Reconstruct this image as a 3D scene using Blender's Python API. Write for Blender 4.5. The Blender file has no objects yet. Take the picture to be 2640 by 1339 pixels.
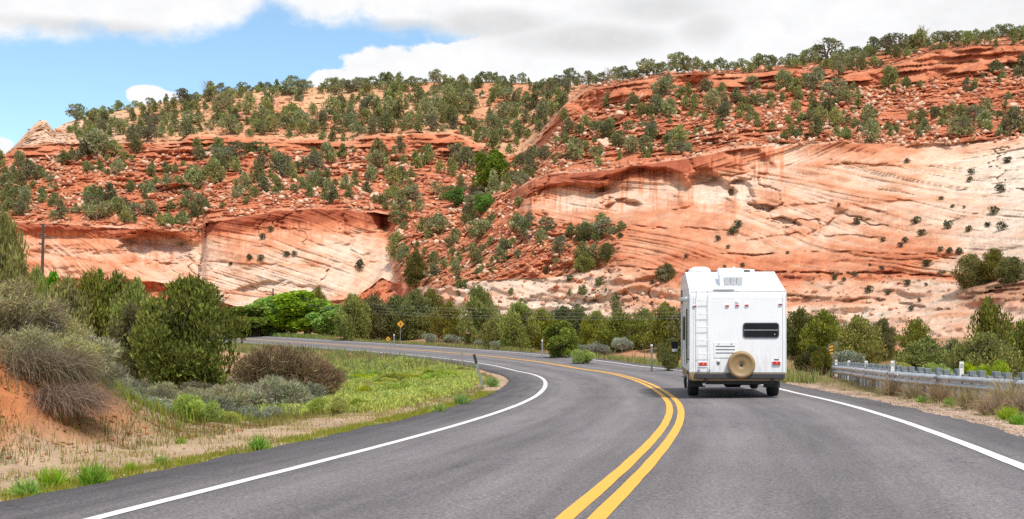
import bpy, bmesh, math, random
import numpy as np
from mathutils import Vector, Matrix

# ------------------------------------------------------------------ camera, world, sun, exposure
SC = bpy.context.scene
COL = SC.collection
F, HOR, CX, CAMH = 3054.9, 862.6, 1320.0, 1.2446     # focal length, horizon row, centre column (photo pixels), eye height (m)
K = 2640.0 / 2576.0
cam = bpy.data.cameras.new('camera'); camo = bpy.data.objects.new('camera', cam); COL.objects.link(camo)
camo.location = (0, 0, CAMH); camo.rotation_euler = (math.radians(90), 0, 0)
cam.sensor_width = 36; cam.lens = F / 2640 * 36; cam.shift_y = (HOR - 669.5) / 2640
cam.clip_start = 0.3; cam.clip_end = 5000
SC.camera = camo
SUN_EL, SUN_AZ = math.radians(58), math.radians(155)   # azimuth clockwise from +Y (view direction): behind the camera, to the right
sun = bpy.data.lights.new('sun', 'SUN'); sun.energy = 2.7; sun.angle = math.radians(7); sun.color = (1, .95, .87)
suno = bpy.data.objects.new('sun', sun); COL.objects.link(suno)
sd = Vector((math.sin(SUN_AZ) * math.cos(SUN_EL), math.cos(SUN_AZ) * math.cos(SUN_EL), math.sin(SUN_EL)))
suno.rotation_euler = sd.to_track_quat('Z', 'Y').to_euler(); suno.location = (20, -30, 60)
SC.view_settings.view_transform = 'Standard'; SC.view_settings.look = 'None'
SC.view_settings.gamma = 1; SC.view_settings.use_curve_mapping = False
SC.view_settings.exposure = 0.60
SC.cycles.max_bounces = 6; SC.cycles.transparent_max_bounces = 8
SC.cycles.use_denoising = False; SC.cycles.use_adaptive_sampling = False

class NT:
    """small helper to write node trees"""
    def __init__(s, tree): s.t = tree; s.n = tree.nodes; s.l = tree.links
    def new(s, kind, **kw):
        n = s.n.new(kind)
        for k, v in kw.items(): setattr(n, k, v)
        return n
    def put(s, sock, v):
        if isinstance(v, bpy.types.NodeSocket): s.l.new(v, sock)
        elif v is not None: sock.default_value = v
    def m(s, op, a, b=None, c=None, clamp=False):
        n = s.new('ShaderNodeMath', operation=op, use_clamp=clamp)
        for i, v in enumerate((a, b, c)):
            if v is not None: s.put(n.inputs[i], v)
        return n.outputs[0]
    def vm(s, op, a, b=None):
        n = s.new('ShaderNodeVectorMath', operation=op); s.put(n.inputs[0], a)
        if b is not None: s.put(n.inputs[1], b)
        return n.outputs[0]
    def ss(s, x, lo, hi, o0=0., o1=1.):
        n = s.new('ShaderNodeMapRange', interpolation_type='SMOOTHSTEP')
        for i, v in enumerate((x, lo, hi, o0, o1)): s.put(n.inputs[i], v)
        return n.outputs[0]
    def noise(s, vec, scale, detail=4, rough=.55, dist=0., out=0):
        n = s.new('ShaderNodeTexNoise')
        if vec is not None: s.put(n.inputs['Vector'], vec)
        s.put(n.inputs['Scale'], scale); s.put(n.inputs['Detail'], detail); s.put(n.inputs['Roughness'], rough); s.put(n.inputs['Distortion'], dist)
        return n.outputs[out]
    def mix(s, f, a, b, mode='MIX'):
        n = s.new('ShaderNodeMix', data_type='RGBA', blend_type=mode)
        s.put(n.inputs[0], f); s.put(n.inputs[6], a); s.put(n.inputs[7], b)
        return n.outputs[2]

def c4(c): return (c[0], c[1], c[2], 1)

def build_world():
    w = bpy.data.worlds.new('World'); SC.world = w; w.use_nodes = True
    N = NT(w.node_tree); N.n.clear()
    sky = N.new('ShaderNodeTexSky', sky_type='NISHITA'); sky.sun_disc = False
    sky.sun_elevation = SUN_EL; sky.sun_rotation = SUN_AZ
    sky.altitude = 1600; sky.air_density = 1.0; sky.dust_density = 1.6; sky.ozone_density = 1.0
    tc = N.new('ShaderNodeTexCoord'); d = tc.outputs['Generated']
    sp = N.new('ShaderNodeSeparateXYZ'); N.put(sp.inputs[0], d); x, y, z = sp.outputs
    az = N.m('ARCTAN2', x, y)
    el = N.m('ARCTAN2', z, N.m('SQRT', N.m('ADD', N.m('MULTIPLY', x, x), N.m('MULTIPLY', y, y))))
    cb = N.new('ShaderNodeCombineXYZ'); N.put(cb.inputs[0], x); N.put(cb.inputs[1], y); N.put(cb.inputs[2], N.m('MULTIPLY', z, 1.7)); dv = cb.outputs[0]
    def pt(u, v):
        a = math.atan((u - CX) / F); return a, math.atan((HOR - v) / F * math.cos(a))
    def blobs(lst):
        r = None
        for (u, v, ru, rv) in lst:
            a, e = pt(u, v)
            p = N.m('DIVIDE', N.m('SUBTRACT', az, a), ru / F); q = N.m('DIVIDE', N.m('SUBTRACT', el, e), rv / F)
            b = N.m('SUBTRACT', 1.0, N.m('SQRT', N.m('ADD', N.m('MULTIPLY', p, p), N.m('MULTIPLY', q, q))))
            r = b if r is None else N.m('SMOOTH_MAX', r, b, .12)
        return r
    n1 = N.m('SUBTRACT', N.noise(dv, 13, 6, .55), .5)
    n2 = N.m('SUBTRACT', N.noise(dv, 34, 8, .62, .3), .5)
    n3 = N.m('SUBTRACT', N.noise(dv, 70, 5, .6), .5)
    soft = blobs([(40, -60, 330, 175), (330, -60, 330, 150), (540, -30, 160, 100), (850, -80, 220, 140), (1050, -60, 300, 140), (1400, -40, 420, 175), (1750, -10, 360, 170)])
    fs = N.m('ADD', soft, N.m('ADD', N.m('MULTIPLY', n1, .75), N.m('MULTIPLY', n2, .5)))
    a_s = N.ss(fs, -.02, .34)
    crisp = blobs([(1000, 190, 130, 78), (1120, 190, 120, 84), (1240, 190, 130, 110), (1400, 150, 220, 150), (1700, 140, 330, 190), (2150, 60, 500, 330), (2700, 0, 600, 420), (860, 210, 70, 34),
                   (378, 245, 52, 26), (420, 262, 60, 26), (-40, 378, 70, 34)])
    fc = N.m('ADD', crisp, N.m('ADD', N.m('MULTIPLY', n2, .55), N.m('MULTIPLY', n3, .42)))
    a_c = N.ss(fc, .0, .16)
    # the rest of the sky: the same broken cloud going on all round
    g = N.m('SUBTRACT', N.noise(dv, 2.3, 7, .55), .47)
    out_w = N.m('MAXIMUM', N.ss(el, .30, .42), N.ss(N.m('ABSOLUTE', az), .5, .7))
    a_g = N.m('MULTIPLY', N.ss(g, -.02, .1), out_w)
    al = N.m('MAXIMUM', N.m('MAXIMUM', a_s, a_c), a_g)
    # cloud tone: bright tops, soft grey bases
    grey = blobs([(1520, 100, 280, 58), (1300, 60, 220, 45), (1820, 70, 110, 60), (1700, 20, 260, 60), (200, 70, 260, 30), (1050, 70, 160, 28)])
    gr = N.ss(N.m('ADD', grey, N.m('ADD', N.m('MULTIPLY', n1, .9), N.m('MULTIPLY', n2, .5))), -.1, .75)
    tone = N.m('SUBTRACT', N.m('ADD', .965, N.m('MULTIPLY', n2, .24)), N.m('MULTIPLY', gr, .20))
    tone = N.m('SUBTRACT', tone, N.m('MULTIPLY', N.ss(az, .2, .42), .06))
    cc = N.new('ShaderNodeCombineColor'); N.put(cc.inputs[0], N.m('MULTIPLY', tone, .985)); N.put(cc.inputs[1], N.m('MULTIPLY', tone, .99)); N.put(cc.inputs[2], tone)
    b1 = N.new('ShaderNodeBackground'); N.put(b1.inputs[0], N.mix(1., sky.outputs[0], (.98, 1.07, 1.0, 1), 'MULTIPLY')); b1.inputs[1].default_value = .135
    b2 = N.new('ShaderNodeBackground'); N.put(b2.inputs[0], cc.outputs[0]); b2.inputs[1].default_value = .68
    mx = N.new('ShaderNodeMixShader'); N.put(mx.inputs[0], al); N.l.new(b1.outputs[0], mx.inputs[1]); N.l.new(b2.outputs[0], mx.inputs[2])
    o = N.new('ShaderNodeOutputWorld'); N.l.new(mx.outputs[0], o.inputs[0])
build_world()

# ------------------------------------------------------------------ numeric helpers
RNG = np.random.default_rng(7)
def sstep(a, b, x):
    t = np.clip((np.asarray(x, dtype=np.float64) - a) / (b - a), 0, 1); return t * t * (3 - 2 * t)
def lerp(a, b, t): return a + (b - a) * t
_p = np.random.default_rng(3).permutation(256).astype(np.int32); PERM = np.concatenate([_p, _p, _p])
_g = np.random.default_rng(4).normal(size=(256, 3)); GRAD = (_g / np.linalg.norm(_g, axis=1)[:, None]).astype(np.float32)
def perlin(x, y, z, seed=0):
    x = np.asarray(x, np.float32) + seed * 17.31; y = np.asarray(y, np.float32) + seed * 5.77; z = np.asarray(z, np.float32) + seed * 9.13
    x, y, z = np.broadcast_arrays(x, y, z)
    xi = np.floor(x).astype(np.int32); yi = np.floor(y).astype(np.int32); zi = np.floor(z).astype(np.int32)
    xf = x - xi; yf = y - yi; zf = z - zi
    xi &= 255; yi &= 255; zi &= 255
    u = xf * xf * xf * (xf * (xf * 6 - 15) + 10); v = yf * yf * yf * (yf * (yf * 6 - 15) + 10); w = zf * zf * zf * (zf * (zf * 6 - 15) + 10)
    r = []
    for dx in (0, 1):
        for dy in (0, 1):
            for dz in (0, 1):
                h = PERM[PERM[PERM[xi + dx] + yi + dy] + zi + dz]; g = GRAD[h]
                r.append(g[..., 0] * (xf - dx) + g[..., 1] * (yf - dy) + g[..., 2] * (zf - dz))
    a = r[0] + (r[1] - r[0]) * w; b = r[2] + (r[3] - r[2]) * w; c = r[4] + (r[5] - r[4]) * w; e = r[6] + (r[7] - r[6]) * w
    ab = a + (b - a) * v; ce = c + (e - c) * v
    return (ab + (ce - ab) * u) * 1.5
def fbm(x, y, z, oct=4, seed=0, gain=.5):
    t = 0; a = 1
    for i in range(oct):
        f = 2.03 ** i
        t = t + a * perlin(x * f, y * f, z * f, seed + i * 3); a *= gain
    return t

# ------------------------------------------------------------------ mesh / object helpers
def link(o, parent=None):
    COL.objects.link(o)
    if parent is not None: o.parent = parent
    return o
def tag(o, label=None, cat=None, group=None, kind=None):
    if label: o['label'] = label
    if cat: o['category'] = cat
    if group: o['group'] = group
    if kind: o['kind'] = kind
    return o
def empty(name, loc=(0, 0, 0), rz=0., scale=1.):
    o = bpy.data.objects.new(name, None); link(o); o.location = loc; o.rotation_euler = (0, 0, rz)
    o.scale = (scale,) * 3 if np.isscalar(scale) else scale; o.empty_display_size = .2
    return o
def np_mesh(name, V, Fq, mat, col=None, smooth=False, uv=None):
    """V (n,3), Fq (m,3|4), col per-vertex (n,3)"""
    V = np.ascontiguousarray(V, np.float32); Fq = np.ascontiguousarray(Fq, np.int32)
    me = bpy.data.meshes.new(name); m, k = Fq.shape
    me.vertices.add(len(V)); me.vertices.foreach_set('co', V.ravel())
    me.loops.add(m * k); me.loops.foreach_set('vertex_index', Fq.ravel())
    me.polygons.add(m); me.polygons.foreach_set('loop_start', np.arange(0, m * k, k, dtype=np.int32)); me.polygons.foreach_set('loop_total', np.full(m, k, np.int32))
    if smooth: me.polygons.foreach_set('use_smooth', np.ones(m, bool))
    if col is not None:
        a = me.attributes.new('Col', 'FLOAT_COLOR', 'POINT'); c = np.ones((len(V), 4), np.float32); c[:, :3] = col
        a.data.foreach_set('color', c.ravel())
    if uv is not None:
        l = me.uv_layers.new(name='UVMap'); l.data.foreach_set('uv', np.ascontiguousarray(uv[Fq.ravel()], np.float32).ravel())
    me.update(); me.validate()
    if mat: me.materials.append(mat)
    return me
def mobj(name, me, parent=None):
    return link(bpy.data.objects.new(name, me), parent)
def bm_obj(name, bm, mat, parent=None, smooth=False):
    bmesh.ops.recalc_face_normals(bm, faces=bm.faces[:])
    me = bpy.data.meshes.new(name); bm.to_mesh(me); bm.free()
    if mat: me.materials.append(mat)
    if smooth:
        me.polygons.foreach_set('use_smooth', np.ones(len(me.polygons), bool))
    return mobj(name, me, parent)
def B(): return bmesh.new()
def bx(bm, c, s, bev=0., rot=None):
    r = bmesh.ops.create_cube(bm, size=1)['verts']
    bmesh.ops.scale(bm, vec=s, verts=r)
    if bev:
        es = list({e for v in r for e in v.link_edges})
        r = [v for v in bmesh.ops.bevel(bm, geom=es, offset=bev, segments=2, affect='EDGES', profile=.5)['verts']]
        r = list({v for f in {f for v in r for f in v.link_faces} for v in f.verts})
    if rot is not None: bmesh.ops.rotate(bm, cent=(0, 0, 0), matrix=rot, verts=r)
    bmesh.ops.translate(bm, vec=c, verts=r)
    return bm
def tube(bm, pts, r, n=8, caps=True):
    """round bar through points; r number or list"""
    pts = [Vector(p) for p in pts]; rs = [r] * len(pts) if np.isscalar(r) else r
    rings = []
    for i, p in enumerate(pts):
        t = (pts[min(i + 1, len(pts) - 1)] - pts[max(i - 1, 0)]).normalized()
        a = t.orthogonal().normalized() if i == 0 else (a - t * a.dot(t)).normalized()
        b = t.cross(a)
        rings.append([bm.verts.new(p + (a * math.cos(2 * math.pi * k / n) + b * math.sin(2 * math.pi * k / n)) * rs[i]) for k in range(n)])
    for q in range(len(rings) - 1):
        for k in range(n):
            bm.faces.new((rings[q][k], rings[q][(k + 1) % n], rings[q + 1][(k + 1) % n], rings[q + 1][k]))
    if caps:
        bm.faces.new(rings[0][::-1]); bm.faces.new(rings[-1])
    return bm
def prism(bm, prof, x0, x1, bev=0., axis=0):
    """polygon prof (a,b) extruded along axis"""
    def P(a, b, x): return (x, a, b) if axis == 0 else ((a, x, b) if axis == 1 else (a, b, x))
    v0 = [bm.verts.new(P(a, b, x0)) for a, b in prof]; v1 = [bm.verts.new(P(a, b, x1)) for a, b in prof]
    n = len(prof); fs = [bm.faces.new(v0), bm.faces.new(v1[::-1])]
    for i in range(n): fs.append(bm.faces.new((v0[i], v1[i], v1[(i + 1) % n], v0[(i + 1) % n])))
    if bev:
        es = list({e for f in fs for e in f.edges})
        bmesh.ops.bevel(bm, geom=es, offset=bev, segments=3, affect='EDGES', profile=.5)
    return bm
def lathe(bm, prof, n=32, M=None):
    """prof (r, h) about local z, placed by matrix M"""
    M = M or Matrix(); rings = []
    for r, h in prof:
        rings.append([bm.verts.new(M @ Vector((r * math.cos(2 * math.pi * k / n), r * math.sin(2 * math.pi * k / n), h))) for k in range(n)])
    for q in range(len(rings) - 1):
        for k in range(n): bm.faces.new((rings[q][k], rings[q][(k + 1) % n], rings[q + 1][(k + 1) % n], rings[q + 1][k]))
    bm.faces.new(rings[0][::-1]); bm.faces.new(rings[-1])
    return bm
def rrect(x0, x1, z0, z1, r, n=5):
    p = []
    for cx, cz, a0 in ((x1 - r, z1 - r, 0), (x0 + r, z1 - r, 90), (x0 + r, z0 + r, 180), (x1 - r, z0 + r, 270)):
        for i in range(n + 1):
            a = math.radians(a0 + 90 * i / n); p.append((cx + r * math.cos(a), cz + r * math.sin(a)))
    return p

# ------------------------------------------------------------------ materials
def pmat(name, col, rough=.6, var=.12, scale=6., metallic=0., bump=0., bscale=40., spec=.5, coat=0., trans=0.):
    m = bpy.data.materials.new(name); m.use_nodes = True; N = NT(m.node_tree); p = N.n['Principled BSDF']
    tc = N.new('ShaderNodeTexCoord').outputs['Object']
    n = N.noise(tc, scale, 5, .6)
    f = N.ss(n, .3, .7)
    N.put(p.inputs['Base Color'], N.mix(f, c4([max(0, c * (1 - var)) for c in col]), c4([min(1, c * (1 + var)) for c in col])))
    N.put(p.inputs['Roughness'], N.ss(n, .2, .8, max(0, rough - .06), min(1, rough + .06)))
    p.inputs['Metallic'].default_value = metallic; p.inputs['Specular IOR Level'].default_value = spec
    if coat: p.inputs['Coat Weight'].default_value = coat
    if bump:
        b = N.new('ShaderNodeBump'); b.inputs['Strength'].default_value = bump; b.inputs['Distance'].default_value = .02
        N.put(b.inputs['Height'], N.noise(tc, bscale, 4, .6)); N.l.new(b.outputs[0], p.inputs['Normal'])
    return m
def foliage_mat(name, hue=.0, translucent=.3, rnd=.35):
    """colour comes from the per-leaf attribute, varied from plant to plant"""
    m = bpy.data.materials.new(name); m.use_nodes = True; N = NT(m.node_tree); p = N.n['Principled BSDF']
    a = N.new('ShaderNodeAttribute', attribute_name='Col').outputs['Color']
    oi = N.new('ShaderNodeObjectInfo').outputs['Random']
    hs = N.new('ShaderNodeHueSaturation'); N.put(hs.inputs['Hue'], N.ss(oi, 0., 1., .5 + hue - .022, .5 + hue + .022))
    r2 = N.m('FRACT', N.m('MULTIPLY', oi, 7.31)); N.put(hs.inputs['Value'], N.ss(r2, 0., 1., 1 - rnd, 1 + rnd)); N.put(hs.inputs['Saturation'], N.ss(N.m('FRACT', N.m('MULTIPLY', oi, 3.7)), 0., 1., .8, 1.08))
    N.put(hs.inputs['Color'], a); c = hs.outputs[0]
    N.put(p.inputs['Base Color'], c); p.inputs['Roughness'].default_value = .8; p.inputs['Specular IOR Level'].default_value = .08
    t = N.new('ShaderNodeBsdfTranslucent'); N.put(t.inputs[0], c)
    mx = N.new('ShaderNodeMixShader'); mx.inputs[0].default_value = translucent
    N.l.new(p.outputs[0], mx.inputs[1]); N.l.new(t.outputs[0], mx.inputs[2]); N.l.new(mx.outputs[0], N.n['Material Output'].inputs[0])
    return m
def attr_mat(name, rough=.9, nscale=.8, nvar=.25, fine=6., bump=.5, bdist=.15, spec=.2):
    """geology / soil: colour attribute broken up by procedural grain and relief"""
    m = bpy.data.materials.new(name); m.use_nodes = True; N = NT(m.node_tree); p = N.n['Principled BSDF']
    a = N.new('ShaderNodeAttribute', attribute_name='Col').outputs['Color']
    g = N.new('ShaderNodeNewGeometry').outputs['Position']
    n1 = N.noise(g, nscale, 6, .62); n2 = N.noise(g, fine, 5, .65)
    v = N.m('MULTIPLY', N.ss(n1, .25, .75, 1 - nvar, 1 + nvar), N.ss(n2, .2, .8, 1 - nvar, 1 + nvar))
    cv = N.new('ShaderNodeCombineColor'); [N.put(cv.inputs[i], v) for i in range(3)]
    N.put(p.inputs['Base Color'], N.mix(1., a, cv.outputs[0], 'MULTIPLY'))
    p.inputs['Roughness'].default_value = rough; p.inputs['Specular IOR Level'].default_value = spec
    b = N.new('ShaderNodeBump'); b.inputs['Strength'].default_value = bump; b.inputs['Distance'].default_value = bdist
    N.put(b.inputs['Height'], N.m('ADD', n1, N.m('MULTIPLY', n2, .5))); N.l.new(b.outputs[0], p.inputs['Normal'])
    return m
M = {}
M['rock'] = attr_mat('layered_sandstone', .92, .6, .16, 3.4, .8, .35)
M['soil'] = attr_mat('roadside_soil', .95, 1.6, .2, 22., .6, .04)
M['boulder'] = attr_mat('boulder_sandstone', .9, .9, .15, 4., .5, .12)
M['leaf'] = foliage_mat('conifer_foliage', 0, .32, .3)
M['leaf_bright'] = foliage_mat('broadleaf_foliage', 0, .42, .18)
M['sage'] = foliage_mat('sage_foliage', 0, .2, .25)
M['grass'] = foliage_mat('grass_blades', 0, .4, .1)
M['bark'] = pmat('juniper_bark', (.16, .115, .085), .9, .3, 9, bump=.5)
M['dead'] = pmat('weathered_dead_wood', (.26, .22, .19), .9, .25, 9)
M['white'] = pmat('white_gelcoat', (.80, .81, .83), .38, .025, 1.2, coat=.15)
def shell_mat():
    m = pmat('white_gelcoat_with_road_dust', (.80, .81, .83), .38, .025, 1.2, coat=.15); N = NT(m.node_tree); p = N.n['Principled BSDF']
    src = p.inputs['Base Color'].links[0].from_socket; tc = N.new('ShaderNodeTexCoord').outputs['Object']; sp = N.new('ShaderNodeSeparateXYZ'); N.put(sp.inputs[0], tc)
    st = N.new('ShaderNodeMapping'); N.put(st.inputs['Vector'], tc); st.inputs['Scale'].default_value = (5, 5, .7); n = N.noise(st.outputs[0], 2.5, 6, .65)
    f = N.m('MULTIPLY', N.ss(sp.outputs[2], 1.7, .65), N.ss(n, .38, .75)); f = N.m('MAXIMUM', N.m('MULTIPLY', f, .38), N.m('MULTIPLY', N.ss(n, .62, .8), .10))
    N.put(p.inputs['Base Color'], N.mix(f, src, (.40, .31, .24, 1))); return m
M['shell'] = shell_mat()
M['whitep'] = pmat('white_plastic', (.78, .79, .80), .5, .04, 3)
M['tan'] = pmat('tan_vinyl', (.30, .195, .09), .5, .08, 3)
M['tyre'] = pmat('tyre_rubber', (.018, .018, .02), .85, .2, 12)
M['black'] = pmat('black_steel', (.022, .022, .024), .6, .25, 8)
M['bumper'] = pmat('charcoal_bumper_plastic', (.035, .036, .040), .55, .12, 6)
M['glass'] = pmat('dark_tinted_glass', (.012, .013, .016), .22, .2, 2, spec=.18)
M['chrome'] = pmat('mirror_glass', (.75, .8, .85), .08, .03, 3, metallic=1)
M['red'] = pmat('red_lamp_lens', (.55, .012, .018), .25, .12, 30, coat=.3)
M['amber'] = pmat('amber_lamp_lens', (.85, .22, .02), .25, .1, 30, coat=.3)
M['grille'] = pmat('grey_grille', (.34, .35, .36), .6, .08, 8)
M['slot'] = pmat('dark_plastic', (.06, .06, .085), .7, .1, 8)  # dark plastic of window frames, vent slots, catches and small fittings
M['trim'] = pmat('aluminium_trim', (.55, .56, .58), .35, .08, 9, metallic=.7)
M['galv'] = pmat('galvanised_steel', (.62, .64, .66), .42, .14, 2.5, metallic=.75, bump=.1, bscale=14)
M['post'] = pmat('weathered_guardrail_post', (.20, .225, .235), .8, .22, 5, bump=.3)
M['wpost'] = pmat('white_reflector_post', (.72, .72, .70), .55, .08, 9)
M['steelpost'] = pmat('green_grey_steel_post', (.22, .25, .24), .6, .15, 8, metallic=.3)
M['yellow'] = pmat('yellow_sign_sheeting', (.80, .36, .012), .45, .06, 6)
M['ink'] = pmat('black_sign_ink', (.012, .012, .012), .6, .1, 8)
M['pole'] = pmat('creosote_pole', (.075, .05, .035), .85, .3, 4, bump=.4)
M['wire'] = pmat('aluminium_cable', (.34, .35, .34), .6, .1, 2)
M['ins'] = pmat('dark_insulator', (.03, .028, .03), .35, .1, 4)

def asphalt_mat():
    m = bpy.data.materials.new('worn_asphalt'); m.use_nodes = True; N = NT(m.node_tree); p = N.n['Principled BSDF']
    uv = N.new('ShaderNodeUVMap', uv_map='UVMap').outputs[0]; g = N.new('ShaderNodeNewGeometry').outputs['Position']
    sp = N.new('ShaderNodeSeparateXYZ'); N.put(sp.inputs[0], uv); s, off = sp.outputs[0], sp.outputs[1]
    agg = N.noise(g, 34, 5, .8); big = N.noise(g, .35, 5, .6)
    st = N.new('ShaderNodeCombineXYZ'); N.put(st.inputs[0], N.m('MULTIPLY', s, .12)); N.put(st.inputs[1], N.m('MULTIPLY', off, 2.2)); streak = N.noise(st.outputs[0], 1.6, 5, .6)
    # polished wheel paths, a little paler than the rest
    wp = None
    for c in (-2.75, -.95, .95, 2.75):
        q = N.m('DIVIDE', N.m('SUBTRACT', off, c), .42); b = N.m('POWER', 2.718, N.m('MULTIPLY', N.m('MULTIPLY', q, q), -1.))
        wp = b if wp is None else N.m('ADD', wp, b)
    sh = N.ss(N.m('ABSOLUTE', N.m('SUBTRACT', off, 0.)), 3.7, 4.1)
    v = N.m('ADD', .132, N.m('MULTIPLY', N.m('SUBTRACT', big, .5), .08))
    v = N.m('ADD', v, N.m('MULTIPLY', N.m('SUBTRACT', streak, .5), .13))
    v = N.m('ADD', v, N.m('MULTIPLY', wp, .045)); v = N.m('SUBTRACT', v, N.m('MULTIPLY', sh, .028))
    v = N.m('MULTIPLY', v, N.ss(agg, .3, .72, .45, 1.62))
    # pale chippings in the surface
    chip = N.new('ShaderNodeTexVoronoi'); N.put(chip.inputs['Vector'], g); chip.inputs['Scale'].default_value = 60
    v = N.m('ADD', v, N.m('MULTIPLY', N.ss(N.noise(g, 42, 2, .5), .66, .78), .09))
    crack = N.new('ShaderNodeTexVoronoi', feature='DISTANCE_TO_EDGE'); N.put(crack.inputs['Vector'], N.vm('ADD', g, N.noise(g, 1.5, 4, .6, 0, 1))); crack.inputs['Scale'].default_value = .22
    ck = N.m('MULTIPLY', N.ss(crack.outputs[0], 0., .006, 1., 0.), N.ss(N.noise(g, .3, 3), .5, .62))
    v = N.m('MULTIPLY', v, N.m('SUBTRACT', 1., N.m('MULTIPLY', ck, .5)))
    cc = N.new('ShaderNodeCombineColor'); N.put(cc.inputs[0], N.m('MULTIPLY', v, 1.09)); N.put(cc.inputs[1], N.m('MULTIPLY', v, .975)); N.put(cc.inputs[2], N.m('MULTIPLY', v, .975))
    N.put(p.inputs['Base Color'], cc.outputs[0]); N.put(p.inputs['Roughness'], N.ss(agg, .2, .8, .66, .9)); p.inputs['Specular IOR Level'].default_value = .35
    b = N.new('ShaderNodeBump'); b.inputs['Strength'].default_value = .55; b.inputs['Distance'].default_value = .012
    N.put(b.inputs['Height'], N.m('ADD', agg, N.m('MULTIPLY', ck, -.6))); N.l.new(b.outputs[0], p.inputs['Normal'])
    return m
def paint_mat(name, col, wear=.3):
    m = bpy.data.materials.new(name); m.use_nodes = True; N = NT(m.node_tree); p = N.n['Principled BSDF']
    g = N.new('ShaderNodeNewGeometry').outputs['Position']
    a = N.noise(g, 60, 4, .7); b2 = N.noise(g, 2.2, 5, .6)
    f = N.m('MULTIPLY', N.ss(a, .52, .72), N.ss(b2, .3, .75, wear * .5, wear * 1.8))
    N.put(p.inputs['Base Color'], N.mix(f, c4(col), (.13, .12, .115, 1))); p.inputs['Roughness'].default_value = .6
    b = N.new('ShaderNodeBump'); b.inputs['Strength'].default_value = .35; b.inputs['Distance'].default_value = .008
    N.put(b.inputs['Height'], a); N.l.new(b.outputs[0], p.inputs['Normal'])
    return m
M['asphalt'] = asphalt_mat()
M['lwhite'] = paint_mat('white_road_paint', (.74, .73, .70), .3)
M['lyellow'] = paint_mat('yellow_road_paint', (.80, .41, .045), .22)

# ------------------------------------------------------------------ the road
RS = np.array([-60, 0, 10, 20, 30, 40, 55, 75, 100, 140, 185, 215, 330.])
RK = np.array([.0019, .0019, .0057, .0065, .0042, .0050, .0084, .0087, .0029, 0, 0, .012, .006])
SS = np.arange(0, 330.01, .5)
def road_table():
    k = np.interp(SS, RS, RK); th = 1.3630 + np.concatenate([[0], np.cumsum((k[1:] + k[:-1]) / 2 * .5)])
    tm = (th[1:] + th[:-1]) / 2
    x = .439 + np.concatenate([[0], np.cumsum(np.cos(tm) * .5)]); y = 7.8877 + np.concatenate([[0], np.cumsum(np.sin(tm) * .5)])
    sb = np.arange(-60, 0, .5); tb = 1.3630 + sb * .0019
    xb = .439 + sb * np.cos(1.3630 + sb * .00095); yb = 7.8877 + sb * np.sin(1.3630 + sb * .00095)
    s = np.concatenate([sb, SS]); 
    bk = np.interp(s, [-60, 0, 25, 60, 160, 330], [.026, .0267, .0153, .0343, .070, .07])
    gz = np.interp(s, [-60, 0, 25, 60, 200, 330], [.5, 0, -.4149, -.7096, 1.01, 2.0])
    for _ in range(14): gz[1:-1] = (gz[:-2] + 2 * gz[1:-1] + gz[2:]) / 4       # round the vertical curve
    return s, np.concatenate([xb, x]), np.concatenate([yb, y]), np.concatenate([tb, th]), bk, gz
RT = road_table()
LANE = 3.56; EL_, ER_ = -5.0, 4.5
def road_pt(s, off):
    x = np.interp(s, RT[0], RT[1]); y = np.interp(s, RT[0], RT[2]); th = np.interp(s, RT[0], RT[3]); b = np.interp(s, RT[0], RT[4]); g = np.interp(s, RT[0], RT[5])
    return np.stack([x + np.sin(th) * off, y - np.cos(th) * off, g + b * off], -1)
def road_coords(X, Y):
    """nearest station and signed offset (+ right)"""
    X = np.asarray(X, np.float64).ravel(); Y = np.asarray(Y, np.float64).ravel()
    s = np.empty_like(X); o = np.empty_like(X)
    st = slice(0, None, 3); rx, ry = RT[1][st], RT[2][st]; idx = np.arange(len(RT[0]))[st]
    for i in range(0, len(X), 20000):
        a = X[i:i + 20000, None] - rx; b = Y[i:i + 20000, None] - ry
        j = idx[(a * a + b * b).argmin(1)]
        dx = X[i:i + 20000] - RT[1][j]; dy = Y[i:i + 20000] - RT[2][j]; th = RT[3][j]
        s[i:i + 20000] = RT[0][j] + dx * np.cos(th) + dy * np.sin(th); o[i:i + 20000] = dx * np.sin(th) - dy * np.cos(th)
    return s, o
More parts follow.
